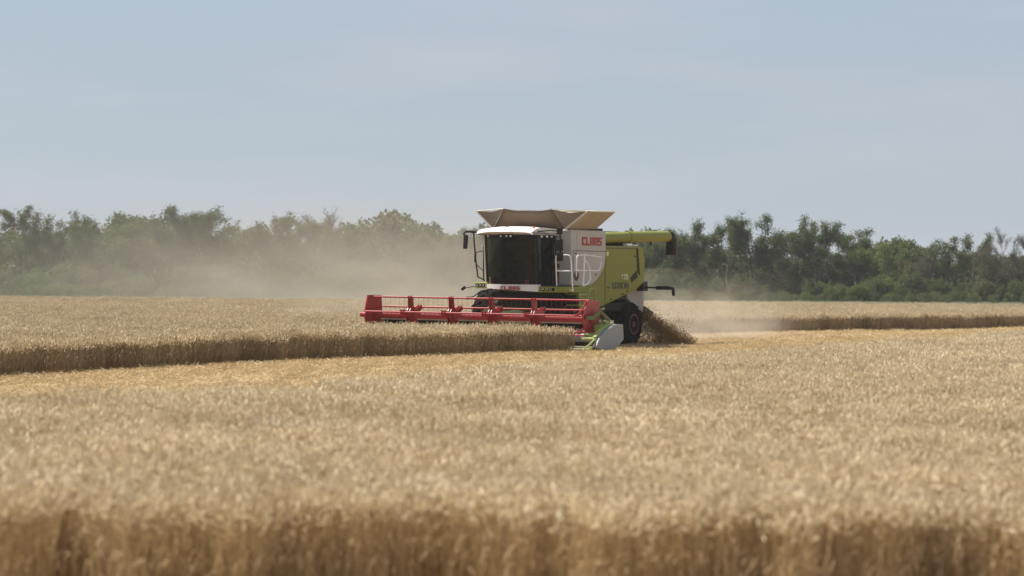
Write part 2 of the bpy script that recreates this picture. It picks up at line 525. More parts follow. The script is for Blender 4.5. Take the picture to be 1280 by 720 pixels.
# stubble and loose straw on the harvested strip
def stubble_clump(seed, stems, loose, rad, h=(.04, .085), mat='stubble', pile=0.03):
    r = random.Random(seed)
    v, f = [], []
    for _ in range(stems):
        x, y = r.uniform(-rad, rad), r.uniform(-rad, rad)
        hh = r.uniform(*h); an = r.uniform(0, 3.14)
        d = Vector((math.cos(an), math.sin(an), 0)) * .0035
        p0 = Vector((x, y, 0)); p1 = p0 + Vector((r.gauss(0, .02), r.gauss(0, .02), hh))
        b = len(v)
        v.extend([tuple(p0 - d), tuple(p0 + d), tuple(p1 + d), tuple(p1 - d)]); f.append((b, b + 1, b + 2, b + 3))
    for _ in range(loose):
        x, y = r.uniform(-rad, rad), r.uniform(-rad, rad)
        z = abs(r.gauss(0, pile)) + .012
        an = r.uniform(0, 6.283); L_ = r.uniform(.04, .16)
        e = Vector((math.cos(an), math.sin(an), r.gauss(0, .25))) * L_
        w = Vector((-math.sin(an), math.cos(an), r.gauss(0, .5))).normalized() * .0045
        p = Vector((x, y, z)); b = len(v)
        v.extend([tuple(p - w), tuple(p + w), tuple(p + e + w), tuple(p + e - w)]); f.append((b, b + 1, b + 2, b + 3))
    return source_object('tuft', v, f, [M[mat]])

strip_poly = near_back + [(70, 192), (60, 168), (50, 158), (24.6, 131.5), (9.2, 115.8), loc2w(-4.5, -.35), loc2w(4.22, -1.0), (0, 84.6), (-6.9, 73.9), (-11.7, 62.3), (-21, 44)]
srcs = [stubble_clump(200 + i, 70, 60, .28) for i in range(8)]
px, py = grid_pts(strip_poly, 0.42, margin=5.0)
lx = math.cos(TH) * (px - CO[0]) - math.sin(TH) * (py - CO[1])          # offset across the driving direction
ly = math.sin(TH) * (px - CO[0]) + math.cos(TH) * (py - CO[1])
wv = .12 * np.sin(ly * .35)
keep = np.ones(len(px), bool)
for c_ in (-1.35, 1.35, 7.6, 10.4, 14.2, 17.0):
    tr = np.abs(lx + wv - c_) < .34
    if abs(c_) < 2: tr &= ly > 3
    keep &= ~(tr & (rng.random(len(px)) < .93))
px, py = px[keep], py[keep]
n = len(px)
scatter('stubble_strip', np.stack([px, py, np.zeros(n)], 1), np.stack([np.zeros(n), np.zeros(n), rng.uniform(0, 6.283, n)], 1),
        np.stack([np.ones(n), np.ones(n), rng.uniform(.8, 1.25, n)], 1), rng.integers(0, 8, n), srcs,
        'golden stubble on the harvested strip between the two wheat blocks', 'stubble')
print('stubble', n)
# chopped straw lying in long low rows left by earlier passes
srcs = [stubble_clump(300 + i, 0, 150, .30, mat='stubble', pile=.035) for i in range(6)]
P = []
rows = [((-14.5, 45.0), (-6.6, 58.5), (2.6, 72.5), (13.5, 92), (24, 112)), ((-12.0, 51), (-5.6, 63.0), (2.2, 76), (7.5, 86)),
        (loc2w(2.6, 12.5), (14.2, 112.5), (24, 130), (42, 158)), (loc2w(-1.6, 12.5), (11.5, 115.5), (22, 132), (38, 158))]
for ri, rw in enumerate(rows):
    for a, b in zip(rw[:-1], rw[1:]):
        L_ = math.hypot(b[0] - a[0], b[1] - a[1])
        for k in range(int(L_ * 7)):
            t = rng.uniform()
            if ri < 2 and math.sin((a[0] + (b[0] - a[0]) * t) * 1.7) + rng.normal(0, .5) < -.1: continue
            P.append((a[0] + (b[0] - a[0]) * t + rng.normal(0, .30), a[1] + (b[1] - a[1]) * t + rng.normal(0, .30), rng.uniform(0, .02)))
P = np.array(P); n = len(P)
scatter('straw_rows', P, np.stack([np.zeros(n), np.zeros(n), rng.uniform(0, 6.283, n)], 1),
        np.stack([np.ones(n), np.ones(n), rng.uniform(.6, 1.5, n)], 1), rng.integers(0, 6, n), srcs,
        'low rows of loose straw lying on the stubble', 'straw')

# ------------------------------------------------------------------ trees
def skeleton(r, h, w, lean, stems, ymin):
    """returns branch polylines [(pts, radii)] and tip points"""
    br, tips = [], []
    def grow(p, d, L_, rad, depth):
        pts, rs = [p], [rad]
        seg = 4
        for i in range(seg):
            d = (d + Vector((r.gauss(0, .16), r.gauss(0, .16), r.gauss(0.05, .08)))).normalized()
            p = p + d * (L_ / seg)
            pts.append(p); rs.append(rad * (1 - .62 * (i + 1) / seg))
            if depth < 3 and i >= 1:
                for _ in range(r.choice((1, 1, 2)) if depth else r.choice((1, 2, 2))):
                    a = r.uniform(0, 6.283); s = r.uniform(.55, 1.0)
                    o = d.orthogonal().normalized()
                    o = Matrix.Rotation(a, 3, d) @ o
                    grow(p, (d + o * s).normalized(), L_ * r.uniform(.42, .62), rs[-1] * .62, depth + 1)
            if depth >= 2 or (depth == 1 and i >= 2):
                tips.append((p.copy(), depth))
        br.append((pts, rs))
    for s in range(stems):
        a = r.uniform(0, 6.283)
        sp = .16 if stems == 1 else .30
        d = Vector((math.cos(a) * sp + lean, math.sin(a) * sp, 1)).normalized()
        grow(Vector((r.gauss(0, .15) * (stems > 1), r.gauss(0, .15) * (stems > 1), 0)), d, h * r.uniform(.62, .75), h * .017 + .03, 0)
    return br, tips

def leaf_mesh(name, centres, sizes, mat, parent, seed, asp=.55):
    g_ = np.random.default_rng(seed)
    n_ = len(centres)
    a = g_.normal(size=(n_, 3)); a /= np.linalg.norm(a, axis=1)[:, None]
    b = g_.normal(size=(n_, 3)); b -= a * (a * b).sum(1)[:, None]; b /= np.linalg.norm(b, axis=1)[:, None]
    s = sizes[:, None]
    c = np.asarray(centres)
    vs = np.stack([c - a * s, c - b * s * asp, c + a * s, c + b * s * asp], 1).reshape(-1, 3)
    me = bpy.data.meshes.new(name)
    me.vertices.add(len(vs)); me.vertices.foreach_set('co', vs.astype(np.float32).ravel())
    me.loops.add(len(vs)); me.loops.foreach_set('vertex_index', np.arange(len(vs), dtype=np.int32))
    me.polygons.add(n_); me.polygons.foreach_set('loop_start', np.arange(0, len(vs), 4, dtype=np.int32))
    me.polygons.foreach_set('loop_total', np.full(n_, 4, dtype=np.int32))
    me.update(calc_edges=True)
    me.materials.append(mat)
    o = bpy.data.objects.new(name, me)
    if parent is not None:
        COL.objects.link(o)
        o.parent = parent
    return o

def tree_geo(seed, h, w, lean=0.0, stems=1, leaves=4200, low=0.28, clump=.42):
    r = random.Random(seed)
    br, tips = skeleton(r, h, w, lean, stems, low)
    zmax = max(p.z for p, _ in tips)
    xs = sorted(p.x for p, _ in tips); ys = sorted(p.y for p, _ in tips)
    ext = max(xs[int(len(xs) * .96)] - xs[int(len(xs) * .04)], ys[int(len(ys) * .96)] - ys[int(len(ys) * .04)], .5)
    kz = (h - .25) / zmax; kx = w * .85 / ext
    kx = min(kx, 2.2)
    S = lambda p: Vector((p.x * kx, p.y * kx, p.z * kz))
    br = [([S(p) for p in pts], rs) for pts, rs in br]
    g_ = np.random.default_rng(seed)
    T = np.array([S(p)[:] for p, _ in tips if p.z * kz > h * low])
    if len(T) == 0: T = np.array([[0, 0, h]])
    # drop some clumps wholesale so that the sky shows through
    keep = g_.random(len(T)) > .22
    T = T[keep] if keep.any() else T
    wt = g_.uniform(.2, 1.6, len(T)); wt /= wt.sum()
    ids = g_.choice(len(T), leaves, p=wt)
    off = g_.normal(0, 1, (leaves, 3)); off /= np.linalg.norm(off, axis=1)[:, None]
    off *= (g_.uniform(0, 1, leaves) ** .8 * clump * 1.25)[:, None] * np.array([1, 1, .72])
    c = T[ids] + off
    sz = g_.uniform(.05, .115, leaves)
    return br, c, sz

def make_tree(x, y, h, w, kind, label, seed, lean=0.0, stems=1, mat='leaf_mid', dens=1.0):
    root = empty('tree', (x, y, 0), 0)
    tag(root, label, 'tree', 'trees of the belt behind the field')
    leaves = {'leafy': 14000, 'airy': 8600, 'bare': 0, 'twiggy': 3600}[kind]
    leaves = int(leaves * dens * (h / 9) * (w / 4.2))
    br, c, sz = tree_geo(seed, h, w, lean, stems, max(leaves, 10), low=.24 if kind == 'leafy' else .4, clump=.62 if kind == 'leafy' else .50)
    mb = MB()
    for pts, rs in br:
        mb.tube(pts, [max(q, .012) for q in rs], 5, caps=False)
    if kind in ('bare', 'twiggy'):
        rr = random.Random(seed + 5)
        for pts, rs in br:
            if rs[0] < .05:
                for p in pts[1:]:
                    for _ in range(3):
                        d = Vector((rr.gauss(0, .5), rr.gauss(0, .5), abs(rr.gauss(.6, .4)))).normalized()
                        L_ = rr.uniform(.3, .7)
                        mb.tube([p, p + d * L_ * .6, p + d * L_ + Vector((rr.gauss(0, .06), rr.gauss(0, .06), 0))], [.012, .009, .005], 3, caps=False)
    mb.build('trunk', M['bark'], root, smooth=True)
    if leaves > 0:
        leaf_mesh('crown', c, sz, M[mat], root, seed + 1)
    return root

TREE_Y = 296.0
def hor(px): return 345 + (px - 640) * 0.00663
# px of crown centre, py of its top, width in px, kind, leaf, lean, stems, label
TREES = [
 (3, 262, 40, 'twiggy', 'leaf_olive', 0, 1, 'half bare twiggy tree cut by the left edge of the picture'),
 (26, 256, 34, 'airy', 'leaf_mid', 0, 1, 'slim open tree with a pointed top, first full one from the left edge'),
 (58, 261, 44, 'leafy', 'leaf_olive', 0, 2, 'round bushy tree with two stems near the left edge, right of the slim pointed one'),
 (88, 270, 36, 'airy', 'leaf_mid', 0.1, 1, 'thin see-through tree leaning slightly right, filling a dip in the left skyline'),
 (110, 263, 40, 'airy', 'leaf_olive', 0, 2, 'open forked tree with feathery top left of the dip before the tall dark crown'),
 (152, 265, 50, 'leafy', 'leaf_mid', 0, 1, 'full green tree with a level top in the left quarter of the belt'),
 (178, 272, 36, 'airy', 'leaf_olive', -.05, 1, 'lower thin tree standing just left of the tallest left-hand crown'),
 (207, 255, 46, 'leafy', 'leaf_dark', 0, 1, 'tallest dark peaked tree of the left-hand belt'),
 (238, 266, 36, 'twiggy', 'leaf_olive', .08, 1, 'pale feathery tree between the tallest left crown and the broad one right of it'),
 (276, 258, 58, 'leafy', 'leaf_mid', 0, 2, 'broad tree with a rounded high crown, right of the pale feathery one'),
 (312, 276, 34, 'airy', 'leaf_olive', 0, 1, 'low thin tree in the sky notch right of the broad rounded crown'),
 (338, 265, 46, 'leafy', 'leaf_olive', -.05, 1, 'flat-topped olive tree left of the leafless branches'),
 (366, 263, 42, 'airy', 'leaf_olive', .05, 2, 'loose olive tree with two stems touching the leafless branches'),
 (398, 259, 46, 'bare', 'leaf_olive', 0, 2, 'leafless grey tree with fine upright twigs above the dust'),
 (428, 280, 34, 'airy', 'leaf_olive', 0, 1, 'short sparse tree right of the leafless grey one, half lost in dust'),
 (460, 272, 56, 'leafy', 'leaf_olive', 0, 1, 'domed tree rising over the dust cloud left of the header'),
 (494, 280, 46, 'leafy', 'leaf_olive', .05, 1, 'rounded tree on the falling skyline, right of the domed one'),
 (530, 288, 46, 'leafy', 'leaf_olive', 0, 2, 'low wide tree in the dust above the middle of the header'),
 (562, 283, 34, 'twiggy', 'leaf_olive', 0, 1, 'twiggy tree just left of the cab mirror'),
 (592, 292, 38, 'airy', 'leaf_olive', 0, 1, 'thin tree seen between the mirror arm and the cab'),
 (792, 296, 40, 'leafy', 'leaf_mid', 0, 1, 'tree mostly hidden behind the unloading tube'),
 (822, 292, 36, 'airy', 'leaf_olive', 0, 1, 'open tree behind the end of the unloading tube'),
 (852, 283, 46, 'airy', 'leaf_mid', -.05, 2, 'see-through forked tree just right of the black spout'),
 (884, 274, 42, 'leafy', 'leaf_mid', 0, 1, 'upright green tree with a ragged top, second right of the spout'),
 (910, 271, 44, 'airy', 'leaf_mid', .05, 1, 'airy tree with small leaf tufts left of the tallest right-hand crown'),
 (941, 265, 58, 'leafy', 'leaf_mid', 0, 2, 'tallest broad tree of the right-hand belt'),
 (974, 288, 34, 'airy', 'leaf_olive', 0, 1, 'small tree in the notch between the two highest right-hand crowns'),
 (996, 269, 40, 'airy', 'leaf_mid', 0, 1, 'tall slender tree with a tufted tip right of the notch'),
 (1022, 277, 48, 'leafy', 'leaf_dark', .05, 1, 'dark full tree just right of the slender tufted one'),
 (1042, 286, 36, 'twiggy', 'leaf_olive', 0, 1, 'half bare tree with grey twigs between two full dark crowns'),
 (1068, 285, 50, 'leafy', 'leaf_mid', 0, 1, 'mushroom shaped leafy crown in the middle of the right-hand belt'),
 (1103, 298, 46, 'leafy', 'leaf_bright', 0, 2, 'fresh green round tree stepping down right of the mushroom crown'),
 (1138, 308, 40, 'airy', 'leaf_olive', 0, 1, 'low sparse tree at the left side of the skyline gap'),
 (1162, 316, 34, 'bare', 'leaf_olive', -.08, 2, 'low leafless tree with reddish forked stems in the skyline gap'),
 (1190, 294, 38, 'airy', 'leaf_mid', 0, 1, 'slim trunked tree with a lollipop tuft, left one of the pair right of the gap'),
 (1213, 291, 34, 'airy', 'leaf_mid', .05, 1, 'slim tufted tree, right one of the pair right of the gap'),
 (1238, 303, 40, 'twiggy', 'leaf_olive', 0, 1, 'grey twiggy tree between the tufted pair and the bare tree at the right edge'),
 (1274, 283, 52, 'bare', 'leaf_olive', 0, 2, 'large leafless tree with spreading branches at the right edge of the picture'),
]
for i, (px_, py_, wpx, kind, leaf, lean, stems, label) in enumerate(TREES):
    y = TREE_Y + ((i * 37) % 11 - 5) * 0.9
    s = 3420 / y
    x = (px_ - 640) / s
    h = 2.4 + (hor(px_) - py_) / s
    make_tree(x, y, h, wpx / s * 1.35, kind, label, 1000 + i * 13, lean, stems, leaf)

# bushes and the darker rows behind, which read as one mass
def bush_source(seed, h, w, n_, mat):
    g_ = np.random.default_rng(seed)
    k = 26
    cc = np.stack([g_.normal(0, w * .26, k), g_.normal(0, w * .26, k), g_.uniform(.1, 1, k) ** .8 * h], 1)
    cc[:, :2] *= (1.15 - .6 * (cc[:, 2:3] / h))
    ids = g_.integers(0, k, n_)
    off = g_.normal(0, 1, (n_, 3)); off /= np.linalg.norm(off, axis=1)[:, None]
    off *= (g_.uniform(0, 1, n_) ** .45 * w * .19)[:, None]
    c = cc[ids] + off
    c[:, 2] = np.abs(c[:, 2])
    return leaf_mesh('bush', c, g_.uniform(.06, .14, n_), mat, None, seed + 3)

bs = [bush_source(400 + i, 3.0, 3.0, 2600, M[m]) for i, m in enumerate(['leaf_dark', 'leaf_mid', 'leaf_bright', 'leaf_olive', 'leaf_dark', 'leaf_mid'])]
def belt(n_, x0, x1, y0, y1, smin, smax, pref):
    x = rng.uniform(x0, x1, n_); y = rng.uniform(y0, y1, n_)
    lowf = .82 + .2 * np.sin(x * .33) * np.cos(x * .11 + 2)
    s = rng.uniform(smin, smax, n_) * lowf
    s *= np.where(x > 0, 1 - .22 * np.clip(x / 60, 0, 1), 1.17)
    return (np.stack([x, y, np.zeros(n_)], 1), np.stack([np.zeros(n_), np.zeros(n_), rng.uniform(0, 6.283, n_)], 1),
            np.stack([s * 1.0, s, s], 1), rng.choice(pref, n_))
scatter('undergrowth', *belt(420, -72, 72, 284, 293, .45, 1.15, [0, 1, 1, 2, 3, 5]), bs,
        'shrubs and saplings growing thick along the foot of the tree belt', 'undergrowth')
lb = belt(420, -72, 72, 266, 285, .22, .42, [0, 1, 1, 2, 3, 5])
lbs = [bush_source(600 + i, 3.0, 4.2, 1500, M[m]) for i, m in enumerate(['leaf_dark', 'leaf_mid', 'leaf_bright', 'leaf_olive', 'leaf_dark', 'leaf_mid'])]
scatter('verge_weeds', *lb, lbs, 'low weeds and brambles between the far edge of the wheat and the trees', 'weeds')
bs2 = [bush_source(500 + i, 3.0, 2.6, 3000, M[m]) for i, m in enumerate(['leaf_dark', 'leaf_mid', 'leaf_olive', 'leaf_dark'])]
scatter('wood_interior', *belt(380, -78, 78, 300, 318, 1.6, 2.5, [0, 1, 2, 3]), bs2,
        'dark mass of foliage inside the tree belt behind the front row of trees', 'wood')

# ------------------------------------------------------------------ combine harvester
CH = empty('combine_harvester', (CO[0], CO[1], 0), -TH)
tag(CH, 'lime green and white combine harvester with a red reel cutting the wheat', 'combine harvester')

# --- main body shell (green), with its rear face and top
body_side = [(3.95, 1.25), (4.61, 1.22), (5.79, 1.38), (8.38, 1.95), (8.95, 2.20), (9.02, 3.0), (8.86, 3.44), (8.6, 3.48), (5.85, 3.46), (3.95, 3.46)]
mb = MB(); mb.prism_x(body_side, -1.50, 1.57)
body = mb.build('body', M['green'], CH, bevel=.05, segs=3)
# panel gaps, seams and the recess at the rear: thin plates proud of the shell
mb = MB()
mb.prism_x([(8.31, 3.40), (8.42, 3.40), (8.58, 2.45), (8.40, 2.55)], 1.572, 1.590)
mb.prism_x([(7.85, 2.36), (8.32, 2.62), (8.40, 2.38), (7.95, 2.20)], 1.572, 1.582)
mb.build('vent', M['darkgreen'], body)
mb = MB()
mb.box(1.572, 1.580, 5.92, 8.30, 3.375, 3.392)
mb.box(1.572, 1.580, 5.90, 5.915, 1.45, 3.39)
mb.build('panel_seam', M['black'], body)
mb = MB()
for (y, z) in ((6.35, 1.62), (5.2, 1.45), (7.6, 1.9)):
    mb = MB(); mb.lathe_x([(0, .03), (.02, .03), (.024, .015)], 1.572, y, z, 10)
    mb.build('bolt', M['black'], body)
for y, z in ((6.1, 2.0), (8.15, 3.1), (7.2, 1.78)):
    mb = MB(); mb.box(1.572, 1.592, y, y + .12, z, z + .04); mb.build('latch', M['black'], body)
mb = MB(); mb.box(1.572, 1.576, 6.0, 6.16, 3.12, 3.26); mb.build('warning_sticker', M['letter_pale'], body)
mb = MB(); mb.box(1.571, 1.575, 6.0, 8.3, 2.78, 2.79); mb.build('panel_crease', M['arm_green'], body)
# engine deck behind the tank: dark, with screens and a rail
mb = MB()
mb.box(-1.2, 1.25, 5.95, 8.0, 3.47, 3.66)
mb.box(-1.0, .55, 6.2, 7.6, 3.66, 3.95)
for k in range(6):
    mb.box(1.252, 1.262, 6.05 + k * .3, 6.25 + k * .3, 3.50, 3.62)
mb.build('engine_deck', M['dark'], CH, bevel=.02)
mb = MB()
mb.box(.40, .95, 6.3, 8.1, 3.78, 3.93)
scr = mb.build('air_screen', M['darkgreen'], CH, bevel=.02)
mb = MB()
mb.tube([(.97, 6.25, 3.97), (.97, 8.15, 3.97)], .022, 6)
mb.tube([(.97, 8.15, 3.97), (.97, 8.15, 3.74)], .022, 6)
mb.tube([(.99, 7.25, 3.76), (.99, 7.65, 3.96)], .025, 6)
mb.tube([(.97, 6.25, 3.97), (.97, 6.25, 3.74)], .022, 6)
mb.build('screen_rail', M['green_light'], scr)
mb = MB()
mb.box(1.30, 1.5, 7.75, 8.15, 3.485, 3.56)
mb.box(1.30, 1.5, 8.25, 8.60, 3.487, 3.53)
mb.build('deck_plate', M['steel'], CH, bevel=.01)
mb = MB(); mb.tube([(1.35, 8.35, 3.50), (1.35, 8.35, 3.70)], .03, 8); mb.tube([(1.35, 8.35, 3.70), (1.35, 8.42, 3.76)], [.04, .02], 8)
mb.build('deck_lamp', M['amber'], CH)

# --- grain tank (white)
tank_side = [(3.35, 2.09), (4.55, 2.09), (4.95, 2.15), (5.35, 2.33), (5.70, 2.62), (5.85, 2.85), (5.90, 3.15), (5.90, 3.92), (5.86, 3.97), (3.35, 3.97)]
mb = MB(); mb.prism_x(tank_side, -1.53, 1.60)
tank = mb.build('grain_tank', M['white'], CH, bevel=.035, segs=3)
mb = MB()
mb.box(1.602, 1.608, 3.50, 5.895, 3.255, 3.272)
mb.box(1.602, 1.608, 3.485, 3.498, 2.15, 3.272)
mb.build('panel_seam', M['black'], tank)
mb = MB(); mb.box(-.9, 1.45, 4.3, 5.95, 3.972, 4.05); mb.build('tank_rim', M['dark'], tank, bevel=.01)
mb = MB()
mb.box(1.602, 1.606, 3.74, 3.75, 3.272, 3.93)
mb.build('panel_seam', M['grey'], tank)
for y, z in ((5.55, 2.95), (5.1, 2.45), (3.6, 3.16)):
    mb = MB(); mb.box(1.602, 1.622, y, y + .10, z, z + .035); mb.build('latch', M['black'], tank)
# fire extinguisher and warning stickers seen through the rail
mb = MB()
mb.box(.98, 1.14, 3.322, 3.342, 2.14, 2.62); mb.box(.96, 1.16, 3.318, 3.338, 2.68, 2.82)
mb.build('warning_sticker', M['rim'], tank)
mb = MB(); mb.lathe_x([(0, .17), (.012, .17)], 1.602, 3.72, 2.42, 24); mb.build('round_sticker', M['rim'], tank)

def flap(name, quad, sag=0.0, t=.028, nseg=1):
    mb = MB(); mb.slab(quad, t)
    return mb.build(name, M['canvas'], tank)
# fold-out tank extension: four flaps, four gussets, pale edges
A0, A1 = (-1.38, 3.30, 4.0), (1.42, 3.22, 3.98)
B0, B1 = (-1.38, 5.45, 4.02), (1.42, 5.40, 4.02)
FT0, FT1 = (-.74, 2.86, 4.67), (1.12, 2.86, 4.64)
NT0, NT1 = (2.20, 3.34, 4.58), (2.20, 5.35, 4.60)
LT0, LT1 = (-2.12, 3.45, 4.61), (-2.12, 5.35, 4.62)
RT0, RT1 = (-.9, 5.95, 4.66), (.95, 5.95, 4.66)
flap('tank_flap', [A1, B1, NT1, NT0])
flap('tank_flap', [B0, A0, LT0, LT1])
# front flap: sagging fabric
mb = MB()
N_ = 14; rows_ = 5
vs = []
for j in range(rows_ + 1):
    for i in range(N_ + 1):
        u, w_ = i / N_, j / rows_
        bot = Vector(A0).lerp(Vector(A1), u); top = Vector(FT0).lerp(Vector(FT1), u)
        p = bot.lerp(top, w_)
        p.z -= .07 * math.sin(u * math.pi) * w_ * (1 + .3 * math.sin(u * 9))
        p.y += .05 * math.sin(u * math.pi * 2.3 + .6) * math.sin(w_ * 3.14) + .02 * math.sin(u * 17) * w_
        vs.append(p)
mb.add(vs, [(j * (N_ + 1) + i, j * (N_ + 1) + i + 1, (j + 1) * (N_ + 1) + i + 1, (j + 1) * (N_ + 1) + i) for j in range(rows_) for i in range(N_)])
ff = mb.build('tank_flap', M['canvas_dark'], tank, smooth=True)
sd = ff.modifiers.new('thick', 'SOLIDIFY'); sd.thickness = .02
flap('tank_flap', [B1, B0, RT0, RT1])
def gusset(a, b, c):
    mb = MB()
    a, b, c = Vector(a), Vector(b), Vector(c)
    m_ = (b + c) / 2 * .93 + a * .07
    m_.z -= .04
    mb.add([a, b, m_, c], [(0, 1, 2), (0, 2, 3)])
    o = mb.build('tank_gusset', M['canvas_grey'], tank)
    s_ = o.modifiers.new('thick', 'SOLIDIFY'); s_.thickness = .015
gusset(A1, FT1, NT0); gusset(A0, LT0, FT0); gusset(B1, NT1, RT1); gusset(B0, RT0, LT1)
for a_, b_, r_ in ((A1, NT0, .045), (NT0, NT1, .02), (A0, LT0, .028), (LT0, LT1, .022), (NT1, B1, .018), (LT0, FT0, .02), (FT1, NT0, .02), (RT0, RT1, .02), (RT1, NT1, .02)):
    mb = MB(); mb.tube([a_, b_], r_, 6); mb.build('flap_edging', M['canvas_edge'], tank)

# --- lettering
def letters(word, parent, mat, org, right, up, nrm, height, cell, spacing, depth=.012):
    """heavy square capitals built from bars"""
    G = {  # strokes in a 1 x 1.25 cell: x0,y0,x1,y1
        'C': [(0, .12, .34, 1.13), (.08, 0, 1, .30), (.08, .95, 1, 1.25)],
        'L': [(0, 0, .34, 1.25), (.34, 0, .98, .30)],
        'A': [(0, 0, .33, 1.15), (.67, 0, 1, 1.25), (.1, .95, .67, 1.25), (.33, .38, .67, .62)],
        'S': [(.0, 0, .95, .28), (.02, .50, .98, .77), (.06, .97, 1, 1.25), (.67, .2, 1, .6), (0, .66, .33, 1.1)]}
    mb = MB()
    k = height / 1.25
    cx = 0
    right, up, nrm, org = Vector(right), Vector(up), Vector(nrm), Vector(org)
    for ch in word:
        for li, (x0, y0, x1, y1) in enumerate(G[ch]):
            d = depth + .0009 * li
            q = []
            for (a, b) in ((x0, y0), (x1, y0), (x1, y1), (x0, y1)):
                q.append(org + right * (a * cell + cx) + up * (b * k))
            if nrm.dot((q[1] - q[0]).cross(q[2] - q[0])) < 0: q = q[::-1]
            mb.slab(q, d)
        cx += cell + spacing
    return mb.build('lettering', mat, parent)
letters('CLAAS', tank, M['red_letter'], (1.603, 4.12, 3.45), (0, 1, 0), (0, 0, 1), (1, 0, 0), .285, .255, .045)

def text_obj(txt, parent, mat, mw, size, stretch=1.0, offset=0.0):
    cu = bpy.data.curves.new('lettering', 'FONT')
    cu.body = txt; cu.size = size; cu.extrude = .004; cu.offset = offset
    tmp = bpy.data.objects.new('tmp', cu)
    COL.objects.link(tmp)
    dg = bpy.context.evaluated_depsgraph_get(); dg.update()
    me = bpy.data.meshes.new_from_object(tmp.evaluated_get(dg))
    bpy.data.objects.remove(tmp)
    me.materials.clear(); me.materials.append(mat)
    o = bpy.data.objects.new('lettering', me)
    COL.objects.link(o)
    o.parent = parent
    o.matrix_local = mw @ Matrix.Diagonal((stretch, 1, 1, 1))
    return o
side = Matrix(((0, 0, 1, 1.582), (1, 0, 0, 0), (0, 1, 0, 0), (0, 0, 0, 1)))
text_obj('LEXION', body, M['letter_dark'], Matrix.Translation((0, 6.45, 1.99)) @ side, .31, 1.15, .008)
text_obj('670', body, M['letter_pale'], Matrix.Translation((0, 7.12, 2.30)) @ side, .27, 1.35, .008)

# --- cab
cab = MB()
fx0, fx1 = -.85, 1.0
def arc(u, z):                      # windshield plan curve, u 0..1, leans slightly forward at the top
    x = fx0 + (fx1 - fx0) * u
    b = 1 - (2 * u - 1) ** 2
    lean_ = (z - 2.1) / 1.68
    return Vector((x, 2.02 - .34 * b - .16 * lean_, z))
# frame: corner posts, sill, header and floor, rear wall posts
for u in (0.0, 1.0):
    cab.tube([arc(u, 2.06), arc(u, 3.8)], .045, 6)
cab.tube([(fx1 - .02, 2.30, 2.06), (fx1 - .02, 1.98, 3.8)], .035, 6)
for x in (fx0, fx1):
    cab.box(x - .05, x + .04, 3.05, 3.2, 2.06, 3.8)
    cab.box(x - .03, x + .03, 2.02, 3.1, 2.02, 2.12)
    cab.box(x - .03, x + .03, 1.95, 3.1, 3.70, 3.8)
cab.box(fx0 + .05, fx1 - .06, 3.10, 3.16, 2.06, 2.95)
cab.box(fx0 + .05, fx1 - .06, 3.10, 3.16, 3.55, 3.79)
cab.box(.35, fx1 - .06, 3.09, 3.165, 2.06, 3.79)
cab.prism_z([tuple(arc(u / 12, 2.1)[:2]) for u in range(13)] + [(fx1, 3.18), (fx0, 3.18)], 1.98, 2.075)
cab.add([arc(u / 12, z) for u in range(13) for z in (3.66, 3.80)], [(2 * i, 2 * i + 2, 2 * i + 3, 2 * i + 1) for i in range(12)])
cab_o = cab.build('cab', M['black'], CH)
mb = MB()
mb.add([arc(u / 16, z) + Vector((0, -.012, 0)) for u in range(17) for z in (2.10, 3.66)], [(2 * i, 2 * i + 2, 2 * i + 3, 2 * i + 1) for i in range(16)])
mb.build('windshield', M['glass'], cab_o, smooth=True)
for x, yb, yt in ((fx0, 2.08, 1.92), (fx1 + .012, 2.34, 2.04)):
    mb = MB(); mb.add([(x, yb, 2.12), (x, 3.06, 2.12), (x, 3.06, 3.70), (x, yt, 3.70)], [(0, 1, 2, 3)])
    mb.build('side_window', M['glass_side'], cab_o)
mb = MB(); mb.tube([arc(0, 2.08) + Vector((-.06, -.02, 0)), arc(0, 3.78) + Vector((-.06, -.02, 0))], .022, 6)
mb.build('pillar_lit_edge', M['white_clean'], cab_o)  # white strip added as the sunlit edge of the left pillar
# wiper, door seam, hose
mb = MB(); mb.tube([(.72, 1.70, 2.12), (.50, 1.52, 3.35)], .012, 5); mb.build('wiper', M['black'], cab_o)
mb = MB()
mb.tube(smooth_path([(1.05, 3.2, 3.75), (1.15, 3.1, 3.3), (1.42, 2.6, 3.0), (1.45, 2.5, 2.5), (1.30, 2.6, 2.12)], .25, 5), .025, 6)
mb.tube(smooth_path([(1.05, 3.15, 3.1), (1.22, 3.0, 2.9), (1.05, 3.1, 2.65)], .15, 5), .018, 6)
mb.build('hose', M['black'], cab_o)
# roof
mb = MB()
prof = [(1.30, 3.86), (1.42, 3.80), (3.45, 3.80), (3.50, 3.90), (3.3, 4.02), (2.2, 4.06), (1.6, 4.01), (1.36, 3.93)]
nx = 9
for i in range(nx - 1):
    pass
vs, fs = [], []
for i in range(nx):
    u = i / (nx - 1); x = -1.0 + 2.12 * u
    b = abs(2 * u - 1)
    f_ = .18 * b ** 2
    for (y, z) in prof:
        zz = z - (.07 * b ** 3 if z > 3.85 else 0)
        yy = y + (f_ if y < 2 else 0)
        vs.append((x, yy, zz))
k = len(prof)
for i in range(nx - 1):
    for j in range(k):
        fs.append((i * k + j, i * k + (j + 1) % k, (i + 1) * k + (j + 1) % k, (i + 1) * k + j))
fs.append(tuple(range(k))); fs.append(tuple((nx - 1) * k + j for j in range(k))[::-1])
mb.add(vs, fs)
mb.build('cab_roof', M['white_clean'], cab_o, smooth=False, bevel=.03, segs=3)
